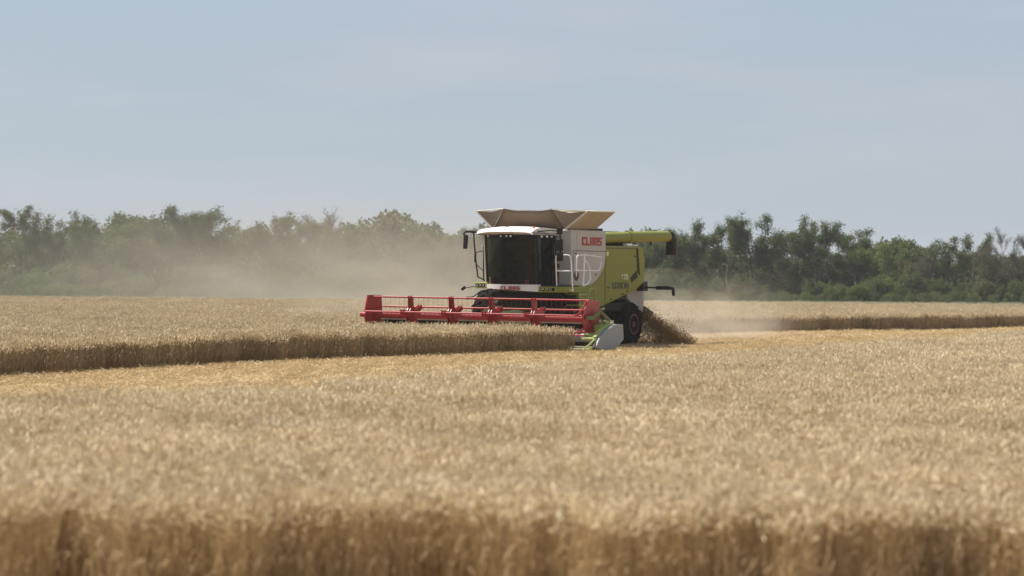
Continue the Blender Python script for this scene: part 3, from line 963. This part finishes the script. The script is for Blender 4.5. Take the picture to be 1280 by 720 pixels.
mb = MB(); mb.box(.62, 1.13, 1.50, 3.3, 3.775, 3.86); mb.box(-.98, .60, 1.55, 3.3, 3.77, 3.798); mb.build('roof_shade_panel', M['grey'], cab_o, bevel=.02)  # grey put under the roof, deeper at right, to paint its shade
for (u, r_) in ((.10, .032), (.43, .03), (.55, .03), (.63, .036)):
    p = arc(u, 3.73)
    mb = MB(); mb.tube([p + Vector((0, -.05, 0)), p + Vector((0, -.085, -.004))], [r_ * .9, r_], 12)
    mb.build('work_light', M['lens'], cab_o)
for y, r_ in ((2.25, .04), (2.62, .04), (2.95, .03)):
    mb = MB(); mb.tube([(1.045, y, 3.73), (1.085, y - .02, 3.725)], r_, 12)
    mb.build('work_light', M['lens'], cab_o)
mb = MB()
mb.lathe_x([(0, .0)] , 0, 0, 0, 3) if False else None
mb.tube([(.92, 1.95, 3.86), (.92, 1.95, 4.0), (.92, 1.95, 4.05)], [.06, .055, .02], 14)
mb.build('beacon', M['amber'], cab_o, smooth=True)
mb = MB(); mb.tube([(-.15, 1.9, 4.0), (-.05, 1.85, 4.05), (.05, 1.84, 4.05)], .015, 5); mb.build('antenna', M['black'], cab_o)
# seats, steering column, monitor, door bin
def seat(x, y, s):
    mb = MB()
    mb.box(x - .25 * s, x + .25 * s, y - .25, y + .22, 2.52, 2.64)
    mb.prism_x([(y + .18, 2.6), (y + .30, 2.6), (y + .40, 3.12), (y + .38, 3.32), (y + .30, 3.34), (y + .26, 3.15)], x - .22 * s, x + .22 * s)
    mb.box(x - .15, x + .15, y - .1, y + .15, 2.08, 2.52)
    return mb.build('seat', M['fabric_seat'], cab_o, bevel=.05, segs=3)
seat(.14, 2.62, 1.0)
seat(-.47, 2.55, .8)
mb = MB()
mb.tube([(.14, 1.95, 2.08), (.14, 2.15, 2.72)], .04, 8)
ring = [(.14 + .19 * math.cos(a), 2.17 + .13 * math.sin(a), 2.78 + .13 * math.sin(a)) for a in [k * math.pi / 8 for k in range(17)]]
mb.tube(ring, .015, 6); mb.tube([(-.05, 2.17, 2.78), (.33, 2.17, 2.78)], .012, 5)
mb.build('steering_wheel', M['black'], cab_o)
mb = MB(); mb.box(.55, .80, 2.1, 2.14, 2.65, 2.95); mb.box(.66, .69, 2.12, 2.15, 2.08, 2.65); mb.box(.48, .88, 2.2, 2.75, 2.08, 2.62)
mb.build('control_console', M['dark'], cab_o, bevel=.02)
mb = MB(); mb.box(-.72, -.1, 1.86, 1.98, 2.09, 2.36); mb.build('dash_shelf', M['grime'], cab_o, bevel=.03)
mb = MB(); mb.box(.2, .8, 1.80, 1.92, 2.09, 2.28); mb.build('floor_mat', M['rim'], cab_o, bevel=.03)

# --- front apron, platform
mb = MB()
vs, fs = [], []
for i in range(13):
    u = i / 12; x = -.80 + 1.96 * u; y = 1.86 - .20 * (1 - (2 * u - 1) ** 2)
    zt = 2.125 - .01 * u; zb = 1.99 - .11 * u
    vs += [(x, y, zb), (x, y, zt), (x, y + .16, zt + .004), (x, y + .16, zb)]
for i in range(12):
    for j in range(4):
        fs.append((i * 4 + j, i * 4 + (j + 1) % 4, i * 4 + 4 + (j + 1) % 4, i * 4 + 4 + j)[::-1])
fs.append((0, 1, 2, 3)); fs.append((48, 51, 50, 49))
mb.add(vs, fs)
apron = mb.build('front_apron', M['white_clean'], CH)
o_ = letters('CLAAS', apron, M['red_letter'], (-.16, 1.648, 1.935), (1, 0, 0), (0, 0, 1), (0, -1, 0), .125, .125, .028)
mb = MB(); mb.prism_z([(-1.36, 2.0), (-.80, 1.87), (-.80, 2.05), (-1.36, 2.14)], 1.98, 2.19)
lp = mb.build('left_lamp_panel', M['green_light'], CH, bevel=.02)
for x in (-1.22, -1.08, -.94):
    y = 2.0 - (x + 1.36) * .232
    mb = MB(); mb.tube([(x, y + .01, 2.09), (x, y - .03, 2.09)], .058, 14); l_ = mb.build('headlight', M['dark'], lp)
    mb = MB(); mb.tube([(x, y - .031, 2.09), (x, y - .036, 2.09)], .028, 10); mb.build('headlight', M['lens'], lp)
mb = MB()
mb.prism_z([(1.165, 1.87), (2.10, 1.92), (2.22, 2.0), (2.22, 2.92), (1.95, 3.3), (1.0, 3.3), (1.0, 3.15), (1.10, 2.05)], 1.86, 2.06)
plat = mb.build('platform', M['green'], CH, bevel=.02)
for x in (1.34, 1.50, 1.70):
    mb = MB(); mb.tube([(x, 1.92, 1.965), (x, 1.865, 1.965)], .05 if x > 1.3 else .04, 12); mb.build('headlight', M['dark'], plat)
    if x < 1.6:
        mb = MB(); mb.tube([(x, 1.864, 1.975), (x, 1.859, 1.975)], .022, 10); mb.build('headlight', M['lens'], plat)
# rails
mb = MB()
mb.tube(smooth_path([(1.78, 2.0, 2.08), (1.73, 2.0, 3.10), (2.28, 2.0, 3.11), (2.34, 2.0, 2.6), (2.38, 2.0, 1.90)], .14, 5), .021, 8)
mb.tube([(1.75, 2.0, 2.58), (2.33, 2.0, 2.58)], .024, 8)
mb.tube([(2.36, 2.0, 1.95), (2.20, 2.06, 1.95)], .02, 6)
mb.build('handrail', M['steel'], plat)
mb = MB()
mb.tube(smooth_path([(2.12, 2.74, 2.40), (2.12, 2.76, 3.10), (2.12, 3.4, 3.12), (2.12, 4.63, 3.06), (2.12, 4.40, 2.59), (2.12, 2.76, 2.60)], .14, 5), .021, 8)
mb.tube([(2.15, 3.27, 3.14), (2.15, 3.16, 2.07)], .034, 8)
mb.tube(smooth_path([(2.17, 3.28, 2.93), (2.17, 3.52, 2.80), (2.17, 3.66, 2.35), (2.17, 3.50, 2.16), (2.17, 3.14, 2.09)], .12, 5), .027, 8)
mb.build('ladder_rail', M['steel'], plat)
mb = MB()
mb.tube(smooth_path([(2.16, 3.50, 1.40), (2.16, 3.56, 1.98), (2.16, 3.98, 2.0), (2.16, 4.10, 1.40)], .18, 5), .025, 8)
mb.box(1.62, 2.16, 2.84, 3.42, 1.78, 1.82); mb.box(1.66, 2.16, 2.9, 3.45, 1.42, 1.46)
mb.tube([(2.14, 2.9, 1.85), (2.14, 3.05, 1.15)], .022, 6); mb.tube([(2.14, 3.4, 1.85), (2.14, 3.5, 1.15)], .022, 6)
mb.tube([(1.62, 3.8, 1.6), (2.16, 3.8, 1.6)], .03, 6)
mb.build('ladder', M['green_light'], plat)
# far side access frame and its mirror
mb = MB()
mb.tube([(-1.0, 1.75, 3.86), (-1.45, 1.55, 3.88)], .045, 6)
mb.tube([(-1.45, 1.55, 3.88), (-1.50, 1.5, 3.80), (-1.42, 1.5, 3.72)], .03, 6)
arm = mb.build('mirror_arm', M['black'], CH)
mb = MB(); mb.prism_x([(1.44, 3.30), (1.50, 3.29), (1.56, 3.72), (1.48, 3.78)], -1.50, -1.34); mb.build('mirror', M['black'], arm, bevel=.03)
mb = MB()
fr = [(-1.40, 2.0, 3.84), (-1.33, 2.0, 3.06), (-1.23, 2.0, 2.37), (-.86, 2.0, 2.20)]
mb.tube(fr, .026, 6)
mb.tube([(-1.0, 1.98, 3.80), (-1.0, 2.0, 2.26)], .026, 6)
mb.tube([(-1.34, 2.0, 3.18), (-1.0, 2.0, 3.24)], .016, 6); mb.tube([(-1.30, 2.0, 2.80), (-1.02, 2.0, 2.56)], .014, 6)
mb.box(-1.36, -1.30, 1.98, 2.02, 2.85, 3.15)
mb.build('side_frame', M['black'], CH)
mb = MB(); mb.tube([(-1.36, 2.02, 2.05), (-1.72, 2.0, 1.98)], .015, 5); mb.tube([(-1.72, 2.0, 2.02), (-1.84, 1.99, 1.93)], .05, 8); mb.build('marker_light', M['dark'], CH)
mb = MB(); mb.tube([(-1.12, 2.05, 1.9), (-1.3, 1.9, 1.72), (-1.45, 1.85, 1.66)], .02, 5); mb.box(-1.56, -1.42, 1.8, 1.86, 1.6, 1.7); mb.build('far_bracket', M['dark'], CH)
# near side mirrors
mb = MB()
mb.tube(smooth_path([(1.10, 1.9, 3.88), (1.7, 1.7, 3.92), (2.05, 1.7, 3.88), (2.07, 1.7, 3.0)], .08, 3), .028, 6)
mb.tube([(1.12, 2.3, 3.84), (1.75, 1.75, 3.74)], .02, 5)
arm2 = mb.build('mirror_arm', M['black'], CH)
mb = MB(); mb.prism_z([(1.94, 1.62), (2.17, 1.66), (2.14, 1.76), (1.95, 1.72)], 3.22, 3.62); mb.build('mirror', M['black'], arm2, bevel=.03)
mb = MB(); mb.prism_z([(1.95, 1.62), (2.18, 1.66), (2.15, 1.76), (1.95, 1.72)], 2.90, 3.19); mb.build('mirror', M['black'], arm2, bevel=.03)
mb = MB(); mb.box(1.95, 2.14, 1.62, 1.74, 3.78, 4.02); mb.build('work_light', M['black'], arm2, bevel=.03)

# --- wheels
def wheel(name, x, y, r_, w_, lugs, rimr):
    mb = MB()
    side_ = 1 if x > 0 else -1
    prof = [(-w_ / 2, rimr), (-w_ / 2, rimr + .05), (-w_ / 2 - .02, r_ * .80), (-w_ / 2 + .04, r_ * .93), (-w_ / 4, r_ * .965), (0, r_ * .97), (w_ / 4, r_ * .965), (w_ / 2 - .04, r_ * .93), (w_ / 2 + .02, r_ * .80), (w_ / 2, rimr + .05), (w_ / 2, rimr)]
    mb.lathe_x(prof, x, y, r_ - .02, 40)
    for k in range(lugs):
        for s_ in (-1, 1):
            a0 = 2 * math.pi * (k + (.5 if s_ > 0 else 0)) / lugs
            q = []
            for (dx, da, rr) in ((s_ * .01, 0, r_ * .962), (s_ * .01, .055, r_ * .962), (s_ * (w_ / 2 + .01), .055 + .16, r_ * .90), (s_ * (w_ / 2 + .01), .16, r_ * .90)):
                q.append((x + dx, y + rr * math.cos(a0 + da), r_ - .02 + rr * math.sin(a0 + da)))
            c_ = Vector((x, y, r_ - .02))
            q2 = []
            for p in q:
                v_ = Vector(p) - c_; v_.x = 0; v_.normalize()
                q2.append(tuple(Vector(p) + v_ * (.045 * r_)))
            mb.add(q + q2, [(0, 1, 2, 3), (7, 6, 5, 4), (0, 4, 5, 1), (1, 5, 6, 2), (2, 6, 7, 3), (3, 7, 4, 0)])
    root = empty(name, (0, 0, 0), 0, CH)
    mb.build('tyre', M['rubber'], root)
    mb = MB()
    mb.lathe_x([(0, rimr + .01), (side_ * .03, rimr + .01), (side_ * .03, rimr - .05), (-side_ * .10, rimr - .10), (-side_ * .10, .22), (side_ * .0, .18), (side_ * .02, .05)], x + side_ * (w_ / 2 - .01), y, r_ - .02, 28)
    mb.build('rim', M['rim'], root)
wheel('front_wheel', 1.30, 3.05, 1.0, .70, 20, .48)
wheel('front_wheel', -1.22, 3.05, 1.0, .70, 20, .48)
wheel('rear_wheel', 1.42, 7.95, .76, .50, 18, .36)
wheel('rear_wheel', -1.35, 7.95, .76, .50, 18, .36)
mb = MB()
mb.box(-.95, 1.0, 2.6, 8.6, .95, 1.45)
mb.box(-.9, 1.0, 2.85, 3.25, .75, 1.15)
mb.box(-1.1, 1.15, 7.85, 8.05, .66, .84)
mb.box(-1.45, 1.5, 4.2, 8.3, 1.20, 1.5)
mb.build('chassis', M['dark'], CH, bevel=.03)

# --- rear: chopper hood, spreader, outrigger lamp
mb = MB()
mb.prism_x([(8.1, 1.98), (9.0, 2.25), (9.45, 2.08), (9.55, 1.55), (9.45, 1.12), (8.25, 1.60)], -1.1, 1.28)
mb.build('chopper_hood', M['grey'], CH, bevel=.04)
mb = MB()
mb.prism_x([(8.3, 1.58), (9.5, 1.30), (10.0, 1.36), (10.75, 1.12), (10.55, .98), (9.75, 1.08), (8.4, 1.1)], -1.0, 1.1)
mb.tube([(.5, 9.9, .75), (.5, 9.9, 1.15)], .45, 14); mb.tube([(-.5, 9.9, .75), (-.5, 9.9, 1.15)], .45, 14)
mb.build('spreader', M['black'], CH, bevel=.03)
mb = MB(); mb.prism_x([(8.9, 2.2), (9.25, 2.25), (9.3, 1.9), (8.95, 1.9)], .2, 1.55); mb.build('rear_bracket', M['black'], CH)
mb = MB()
mb.tube([(1.45, 9.0, 2.03), (2.05, 9.0, 2.02)], .035, 6)
mb.box(2.02, 2.56, 8.96, 9.05, 1.95, 2.08)
mb.tube(smooth_path([(2.54, 9.0, 2.02), (2.68, 9.0, 2.0), (2.70, 9.0, 1.74)], .1, 4), .055, 10)
mb.build('outrigger_lamp', M['black'], CH, bevel=.01)

# --- unloading tube
mb = MB()
mb.tube([(1.25, 6.0, 3.72), (1.25, 8.25, 3.79)], .19, 24)
ub = mb.build('unloading_tube', M['green'], CH, smooth=True)
es = ub.modifiers.new('split', 'EDGE_SPLIT'); es.split_angle = R(40)
mb = MB()
mb.tube([(1.25, 8.22, 3.79), (1.25, 8.36, 3.795)], .215, 24)
mb.build('collar', M['green'], ub)
mb = MB()
mb.tube([(1.25, 8.34, 3.80), (1.25, 11.35, 3.87), (1.25, 11.6, 3.86)], [.195, .195, .19], 24)
e2 = mb.build('outer_tube', M['green'], ub, smooth=True)
es = e2.modifiers.new('split', 'EDGE_SPLIT'); es.split_angle = R(40)
mb = MB()
mb.tube(smooth_path([(1.25, 11.45, 3.87), (1.25, 11.80, 3.86), (1.25, 11.78, 3.20)], .30, 6), .20, 20)
mb.build('spout', M['black'], ub, smooth=True)
mb = MB(); mb.tube([(1.25, 10.1, 3.66), (1.25, 10.12, 3.55)], [.04, .05], 8); mb.build('tube_lamp', M['black'], ub)

# --- feeder house
mb = MB()
mb.prism_x([(1.05, .25), (1.05, 1.05), (2.7, 1.75), (3.1, 1.55), (3.1, .95), (1.9, .35)], -.75, .85)
mb.build('feeder_house', M['darkgreen'], CH, bevel=.03)
mb = MB()
mb.box(-.95, 1.6, 2.45, 3.1, 1.55, 1.86)
mb.tube([(.95, 1.2, .6), (.95, 2.5, 1.45)], .06, 8); mb.tube([(-.85, 1.2, .6), (-.85, 2.5, 1.45)], .06, 8)
mb.build('front_frame', M['dark'], CH)

# --- header
hd = MB()
hd.prism_x([(-.25, .06), (-.25, .09), (.55, .10), (1.15, .14), (1.15, .10), (.6, .05)], -4.38, 4.28)
hd.box(-4.38, 4.28, 1.0, 1.24, .862, .99)
for x in (-4.40, 4.28):
    hd.prism_x([(-.3, .06), (1.25, .06), (1.25, .88), (.9, .88), (.3, .45), (-.3, .16)], x, x + .03)
header = hd.build('header', M['beam'], CH)
mb = MB(); mb.prism_x([(1.15, .12), (1.15, .86), (1.22, .86), (1.22, .12)], -4.38, 4.28)
mb.build('back_sheet', M['dark'], header)
header.rotation_euler = (0, R(0.35), 0)
header.location = (0, 0, .02)
mb = MB()
mb.lathe_x([(-4.3, .14), (4.2, .14)], 0, .72, .42, 16)
for k in range(230):
    u0 = k / 230
    x = -4.25 + 8.4 * u0
    if -.7 < x < .75: continue
    sgn = 1 if x < 0 else -1
    a = sgn * u0 * 40
    a2 = sgn * (u0 + 1 / 230) * 40
    x2 = x + 8.4 / 230
    mb.add([(x, .72 + .14 * math.cos(a), .42 + .14 * math.sin(a)), (x, .72 + .29 * math.cos(a), .42 + .29 * math.sin(a)),
            (x2, .72 + .29 * math.cos(a2), .42 + .29 * math.sin(a2)), (x2, .72 + .14 * math.cos(a2), .42 + .14 * math.sin(a2))], [(0, 1, 2, 3)])
mb.build('auger', M['shield'], header)
mb = MB()
for k in range(112):
    x = -4.3 + k * .0762
    mb.add([(x - .014, -.25, .075), (x + .014, -.25, .075), (x, -.40, .075), (x - .014, -.25, .095), (x + .014, -.25, .095), (x, -.38, .08)],
           [(0, 2, 1), (3, 4, 5), (0, 1, 4, 3), (1, 2, 5, 4), (2, 0, 3, 5)])
mb.build('cutter_bar', M['steel'], header)
# reel
RC = (.30, 1.04); RR = .60; RX0, RX1 = -4.20, 3.86
ANG = [R(a) for a in (98, 26, -46, -118, 170)]
mb = MB()
mb.tube([(RX0, RC[0], RC[1]), (RX1, RC[0], RC[1])], .125, 16)
reel = mb.build('reel', M['red'], header)
spid_x = [-2.98 + .18, -1.25 + .02, .34 - .04, 1.95 - .06]
def spider(x, t, big=False):
    mb = MB()
    pts = []
    for a in ANG:
        for da, rr in ((-.36, .27), (-.17, .50), (-.13, RR + .05), (.13, RR + .05), (.17, .50), (.36, .27)):
            pts.append((a + da, rr))
    pts.sort(key=lambda q: q[0])
    pp = [(RC[0] + rr * math.cos(a), RC[1] + rr * math.sin(a)) for a, rr in pts]
    n_ = len(pp)
    c0 = [(x - t / 2, RC[0], RC[1]), (x + t / 2, RC[0], RC[1])]
    vs = c0 + [(x - t / 2, *p) for p in pp] + [(x + t / 2, *p) for p in pp]
    fs = []
    for i in range(n_):
        j = (i + 1) % n_
        fs.append((0, 2 + j, 2 + i)); fs.append((1, 2 + n_ + i, 2 + n_ + j)); fs.append((2 + i, 2 + j, 2 + n_ + j, 2 + n_ + i))
    mb.add(vs, fs)
    o = mb.build('reel_spider', M['red'], reel) if False else mb
    return mb
# spiders, bats and end plates are separate parts of the header (third level)
for x in spid_x:
    for dx in (-.06, .06):
        pass
    spider(x - .05, .014).build('reel_spider', M['red'], header)
    m2 = spider(x + .05, .014)
    for a in ANG:
        c = (RC[0] + (RR - .06) * math.cos(a), RC[1] + (RR - .06) * math.sin(a))
        c = (RC[0] + .36 * math.cos(a + .33), RC[1] + .36 * math.sin(a + .33))
    m2.build('reel_spider', M['red'], header)
mb = spider(RX0, .05); mb2 = MB()
shield_pts = [(-.12, 1.69), (.74, 1.69), (.80, 1.2), (.72, .60), (-.10, .58), (-.33, 1.03)]
mb2.prism_x(shield_pts, RX0 - .09, RX0 - .05)
mb2.tube([(RX0 - .02, -.30, 1.03), (RX0 - .2, -.32, 1.04)], .08, 10)
mb2.build('reel_end_shield', M['red'], header)
mb2 = MB()
mb2.prism_x([(.02, 1.63), (.80, 1.63), (.90, 1.22), (.76, .62), (-.08, .60), (-.31, 1.01), (-.16, 1.38)], RX1 + .05, RX1 + .10)
mb2.lathe_x([(0, .15), (.05, .15), (.06, .06), (.12, .06)], RX1 + .10, RC[0], RC[1], 18)
mb2.build('reel_end_shield', M['red'], header, bevel=.012)
for a in ANG:
    mb = MB()
    c = (RC[0] + RR * math.cos(a), RC[1] + RR * math.sin(a))
    mb.tube([(RX0 - .05, *c), (RX1 + .05, *c)], .030, 10)
    for i in range(44):
        x = RX0 + .06 + i * (RX1 - RX0 - .1) / 43
        mb.tube([(x, c[0], c[1]), (x + .01, c[0] - .02, c[1] - .06)], .011, 4)
        mb.tube([(x, c[0] - .01, c[1] - .06), (x, c[0] + .03, c[1] - .26)], .004, 3)
    mb.build('reel_bat', M['red'], header)
# near end bent bar in front of the shield
mb = MB()
mb.tube(smooth_path([(3.0, -.33, 1.14), (3.72, -.33, 1.14), (3.86, -.22, 1.3), (3.92, 0.0, 1.62)], .12, 4), .026, 8)
mb.tube(smooth_path([(3.3, -.20, .62), (3.85, -.20, .62), (3.90, -.20, .74)], .05, 3), .022, 8)
mb.build('reel_guard', M['red'], header)
# reel arms and drive at the ends
mb = MB()
mb.box(4.04, 4.14, -.25, .25, 1.02, 1.14); mb.tube([(4.10, .10, 1.08), (4.12, .58, 1.29)], .055, 8); mb.tube([(4.12, .58, 1.27), (4.15, 1.27, .94)], .06, 8)
mb.tube([(4.12, .5, 1.1), (4.12, 1.2, .75)], .03, 8); mb.tube([(4.1, .60, 1.33), (4.2, .74, 1.37)], .04, 8)
mb.tube([(4.0, .55, .92), (4.35, .75, .88)], .025, 6)
mb.build('reel_arm', M['arm_green'], header)
mb = MB(); mb.tube([(-4.36, .10, 1.08), (-4.36, .58, 1.29)], .055, 8); mb.tube([(-4.36, .58, 1.27), (-4.36, 1.27, .94)], .06, 8)
mb.build('reel_arm', M['arm_green'], header)
# near drive cover: light green housings between shield and divider
mb = MB()
mb.prism_x([(.35, .70), (.35, .85), (1.05, .88), (1.25, .80), (1.25, .52), (.75, .50)], 4.0, 4.27)
mb.tube([(3.98, -.25, .55), (4.4, -.10, .50)], .05, 8)
mb.prism_x([(-.35, .46), (.30, .60), (.30, .52), (-.38, .38)], 3.95, 4.40)
mb.build('drive_cover', M['green_light'], header, bevel=.015)
# dividers: shield plate and pointed nose
dv = [(.85, .88), (1.38, .86), (1.43, .37), (.88, .09), (-.15, .02), (-.52, .17), (-.27, .44), (.24, .71)]
mb = MB(); mb.prism_x(dv, 4.42, 4.56)
dvo = mb.build('crop_divider', M['shield'], header, bevel=.03)
mb = MB()
mb.prism_x([(-.27, .45), (.24, .72), (.85, .89), (.85, .93), (.2, .77), (-.33, .49)], 4.30, 4.44)
mb.tube([(4.42, -.30, .42), (4.36, -1.10, .06)], [.035, .018], 8); mb.tube([(4.38, -.45, .12), (4.36, -1.12, .05)], [.03, .018], 8)
mb.tube([(4.40, -.35, .40), (4.2, -.75, .42)], .014, 6); mb.tube([(4.42, -.1, .3), (4.25, -.7, .18)], .014, 6)
mb.build('divider_nose', M['green_light'], header)
mb = MB(); mb.prism_x(dv, -4.62, -4.50); mb.tube([(-4.56, -.30, .42), (-4.56, -1.10, .10)], [.035, .018], 8)
mb.build('crop_divider', M['shield'], header)

# ------------------------------------------------------------------ chopped straw thrown out behind the machine
def spray(seed, n_):
    g_ = np.random.default_rng(seed)
    # thrown sideways and backwards from the spreader, landing in an arc
    t = g_.beta(1.25, 1.0, n_)
    ph = np.radians(g_.uniform(-48, 215, n_))
    r_ = np.minimum(1.95 / np.maximum(np.cos(ph - R(29)), .2), 3.3) * (1 + g_.normal(0, .06, n_))
    sx_ = .75 * np.sign(np.cos(ph)) * np.minimum(np.abs(np.cos(ph)) * 2, 1)
    xx = .1 + sx_ + t * r_ * np.cos(ph) + g_.normal(0, .05, n_)
    yy = 9.75 + t * r_ * np.sin(ph) + g_.normal(0, .05, n_)
    gust = .16 * np.sin(ph * 9) + .12 * np.sin(ph * 23 + t * 5)
    top = 1.22 * (1 - t) + gust * t * (1 - t) * 2
    low = g_.random(n_) < .38
    z = np.where(low, top * g_.uniform(0.0, .95, n_), top + g_.normal(0, .085, n_) * (1 + .6 * t))
    loose = g_.random(n_) < .12
    z = np.where(loose, z + g_.exponential(.16, n_), z)
    return np.stack([xx, yy, np.maximum(z, .015)], 1)
pts = spray(5, 30000)
sp = []
W_ = np.array([loc2w(p[0], p[1]) for p in pts])
cen = np.stack([W_[:, 0], W_[:, 1], pts[:, 2]], 1)
g_ = np.random.default_rng(3)
ss = leaf_mesh('straw_spray', cen, g_.uniform(.03, .085, len(cen)), M['chaff'], None, 77, asp=.12)
COL.objects.link(ss)
tag(ss, 'brown fan of chopped straw thrown onto the ground behind the harvester', 'chopped straw', kind='stuff')
# flecks of chaff in the air
fl = np.stack([g_.uniform(-14, 2, 260), g_.uniform(93, 112, 260), g_.gamma(2.0, .7, 260) + .8], 1)
fo = leaf_mesh('flying_chaff', fl, g_.uniform(.01, .026, 260), M['wheat'], None, 78)
COL.objects.link(fo)
tag(fo, 'pale flecks of chaff drifting in the dust beside the harvester', 'chaff', kind='stuff')

# ------------------------------------------------------------------ dust in the air
def dust(name, centre, size, dens, label, colour, falloff, nscale, thresh=(.30, .75), rot=0.0, top_soft=1.0, seed=0.0, aniso=.2, grad=None):
    """a closed rounded block; density fades to nothing before its faces"""
    mb = MB(); mb.box(-1, 1, -1, 1, -1, 1)
    o = mb.build(name, None, None) if False else None
    me = bpy.data.meshes.new(name)
    me.from_pydata(mb.v, [], mb.f); me.update()
    o = bpy.data.objects.new(name, me); COL.objects.link(o)
    o.location = centre; o.scale = (size[0] / 2, size[1] / 2, size[2] / 2); o.rotation_euler = (0, 0, rot)
    m = bpy.data.materials.new(name); m.use_nodes = True
    n, l = m.node_tree.nodes, m.node_tree.links
    n.remove(n['Principled BSDF'])
    pv = n.new('ShaderNodeVolumePrincipled')
    pv.inputs['Color'].default_value = (*colour, 1)
    pv.inputs['Anisotropy'].default_value = aniso
    l.new(pv.outputs[0], n['Material Output'].inputs['Volume'])
    tc = n.new('ShaderNodeTexCoord'); geo = n.new('ShaderNodeNewGeometry')
    mp = n.new('ShaderNodeMapping'); mp.inputs['Scale'].default_value = nscale; mp.inputs['Location'].default_value = (seed, seed * .7, 0)
    l.new(geo.outputs['Position'], mp.inputs['Vector'])
    nz = n.new('ShaderNodeTexNoise'); nz.inputs['Scale'].default_value = 1.0; nz.inputs['Detail'].default_value = 4; nz.inputs['Roughness'].default_value = .6
    nz.inputs['Distortion'].default_value = .6
    l.new(mp.outputs[0], nz.inputs['Vector'])
    mr = n.new('ShaderNodeMapRange'); mr.inputs['From Min'].default_value = thresh[0]; mr.inputs['From Max'].default_value = thresh[1]
    l.new(nz.outputs['Fac'], mr.inputs['Value'])
    sx = n.new('ShaderNodeSeparateXYZ'); l.new(tc.outputs['Object'], sx.inputs[0])
    def math_(op, a, b=None, c=None, clamp=False):
        q = n.new('ShaderNodeMath'); q.operation = op; q.use_clamp = clamp
        for i, s_ in enumerate((a, b, c)):
            if s_ is None: continue
            if isinstance(s_, (int, float)): q.inputs[i].default_value = s_
            else: l.new(s_, q.inputs[i])
        return q.outputs[0]
    dens_s = mr.outputs[0]
    # fade in x and y towards the faces
    for ax in ('X', 'Y'):
        a = math_('ABSOLUTE', sx.outputs[ax])
        f_ = math_('SUBTRACT', 1.0, a)
        f_ = math_('MULTIPLY', f_, falloff[0 if ax == 'X' else 1], clamp=True)
        f_ = math_('SMOOTH_MIN', f_, 1.0, .3)
        dens_s = math_('MULTIPLY', dens_s, f_)
    if grad:                                    # thickens towards +x, where the machine throws it up
        dens_s = math_('MULTIPLY', dens_s, math_('MAXIMUM', math_('MULTIPLY_ADD', sx.outputs['X'], (grad[1] - grad[0]) / 2, (grad[1] + grad[0]) / 2), .10))
    # z: dense low, gone at the top (top height bent by the noise)
    zz = math_('MULTIPLY_ADD', sx.outputs['Z'], .5, .5)
    zz = math_('MULTIPLY_ADD', math_('SUBTRACT', nz.outputs['Fac'], .5), -.9 * top_soft, zz)
    # optional shrink of height along x is handled by falloff z function
    f_ = math_('SUBTRACT', 1.0, zz, clamp=True)
    f_ = math_('POWER', f_, falloff[2])
    dens_s = math_('MULTIPLY', dens_s, f_)
    dens_s = math_('MULTIPLY', dens_s, dens)
    l.new(dens_s, pv.inputs['Density'])
    me.materials.append(m)
    tag(o, label, 'dust', kind='stuff')
    return o
DC = (0.66, 0.58, 0.48)
dust('dust_bank', (-44, 236, 5.0), (94, 88, 10.2), .025, 'wide bank of brown dust drifting in front of the left-hand trees', DC, (4.0, 3.0, 1.2), (.075, .06, .20), top_soft=1.2, grad=(-1.1, 1.9))
dust('dust_plume', (-3.8, 117, 2.8), (12.5, 26, 5.8), .075, 'thicker dust plume rising behind the far end of the header', DC, (1.6, 2.5, 1.5), (.30, .2, .55), thresh=(.38, .68), seed=3.0)
dust('dust_trail', (6.4, 105.0, 1.25), (7.5, 13, 3.0), .38, 'pale dust cloud trailing behind the straw fan at the rear of the harvester', (.78, .69, .57), (1.5, 2.0, 1.6), (.45, .3, .8), thresh=(.34, .70), rot=-TH, seed=7.0)

# ------------------------------------------------------------------ haze over the whole place
me = bpy.data.meshes.new('haze')
hb = MB(); hb.box(-960, 960, -210, 1310, -1.0, 14.0)
me.from_pydata(hb.v, [], hb.f); me.update()
hz_o = bpy.data.objects.new('haze', me); COL.objects.link(hz_o)
hm = bpy.data.materials.new('haze'); hm.use_nodes = True
hm.node_tree.nodes.remove(hm.node_tree.nodes['Principled BSDF'])
pv = hm.node_tree.nodes.new('ShaderNodeVolumePrincipled')
pv.inputs['Color'].default_value = (.86, .88, .92, 1)
pv.inputs['Density'].default_value = 0.00018
hm.node_tree.links.new(pv.outputs[0], hm.node_tree.nodes['Material Output'].inputs['Volume'])
me.materials.append(hm)
tag(hz_o, 'thin summer haze over the field', 'haze', kind='stuff')
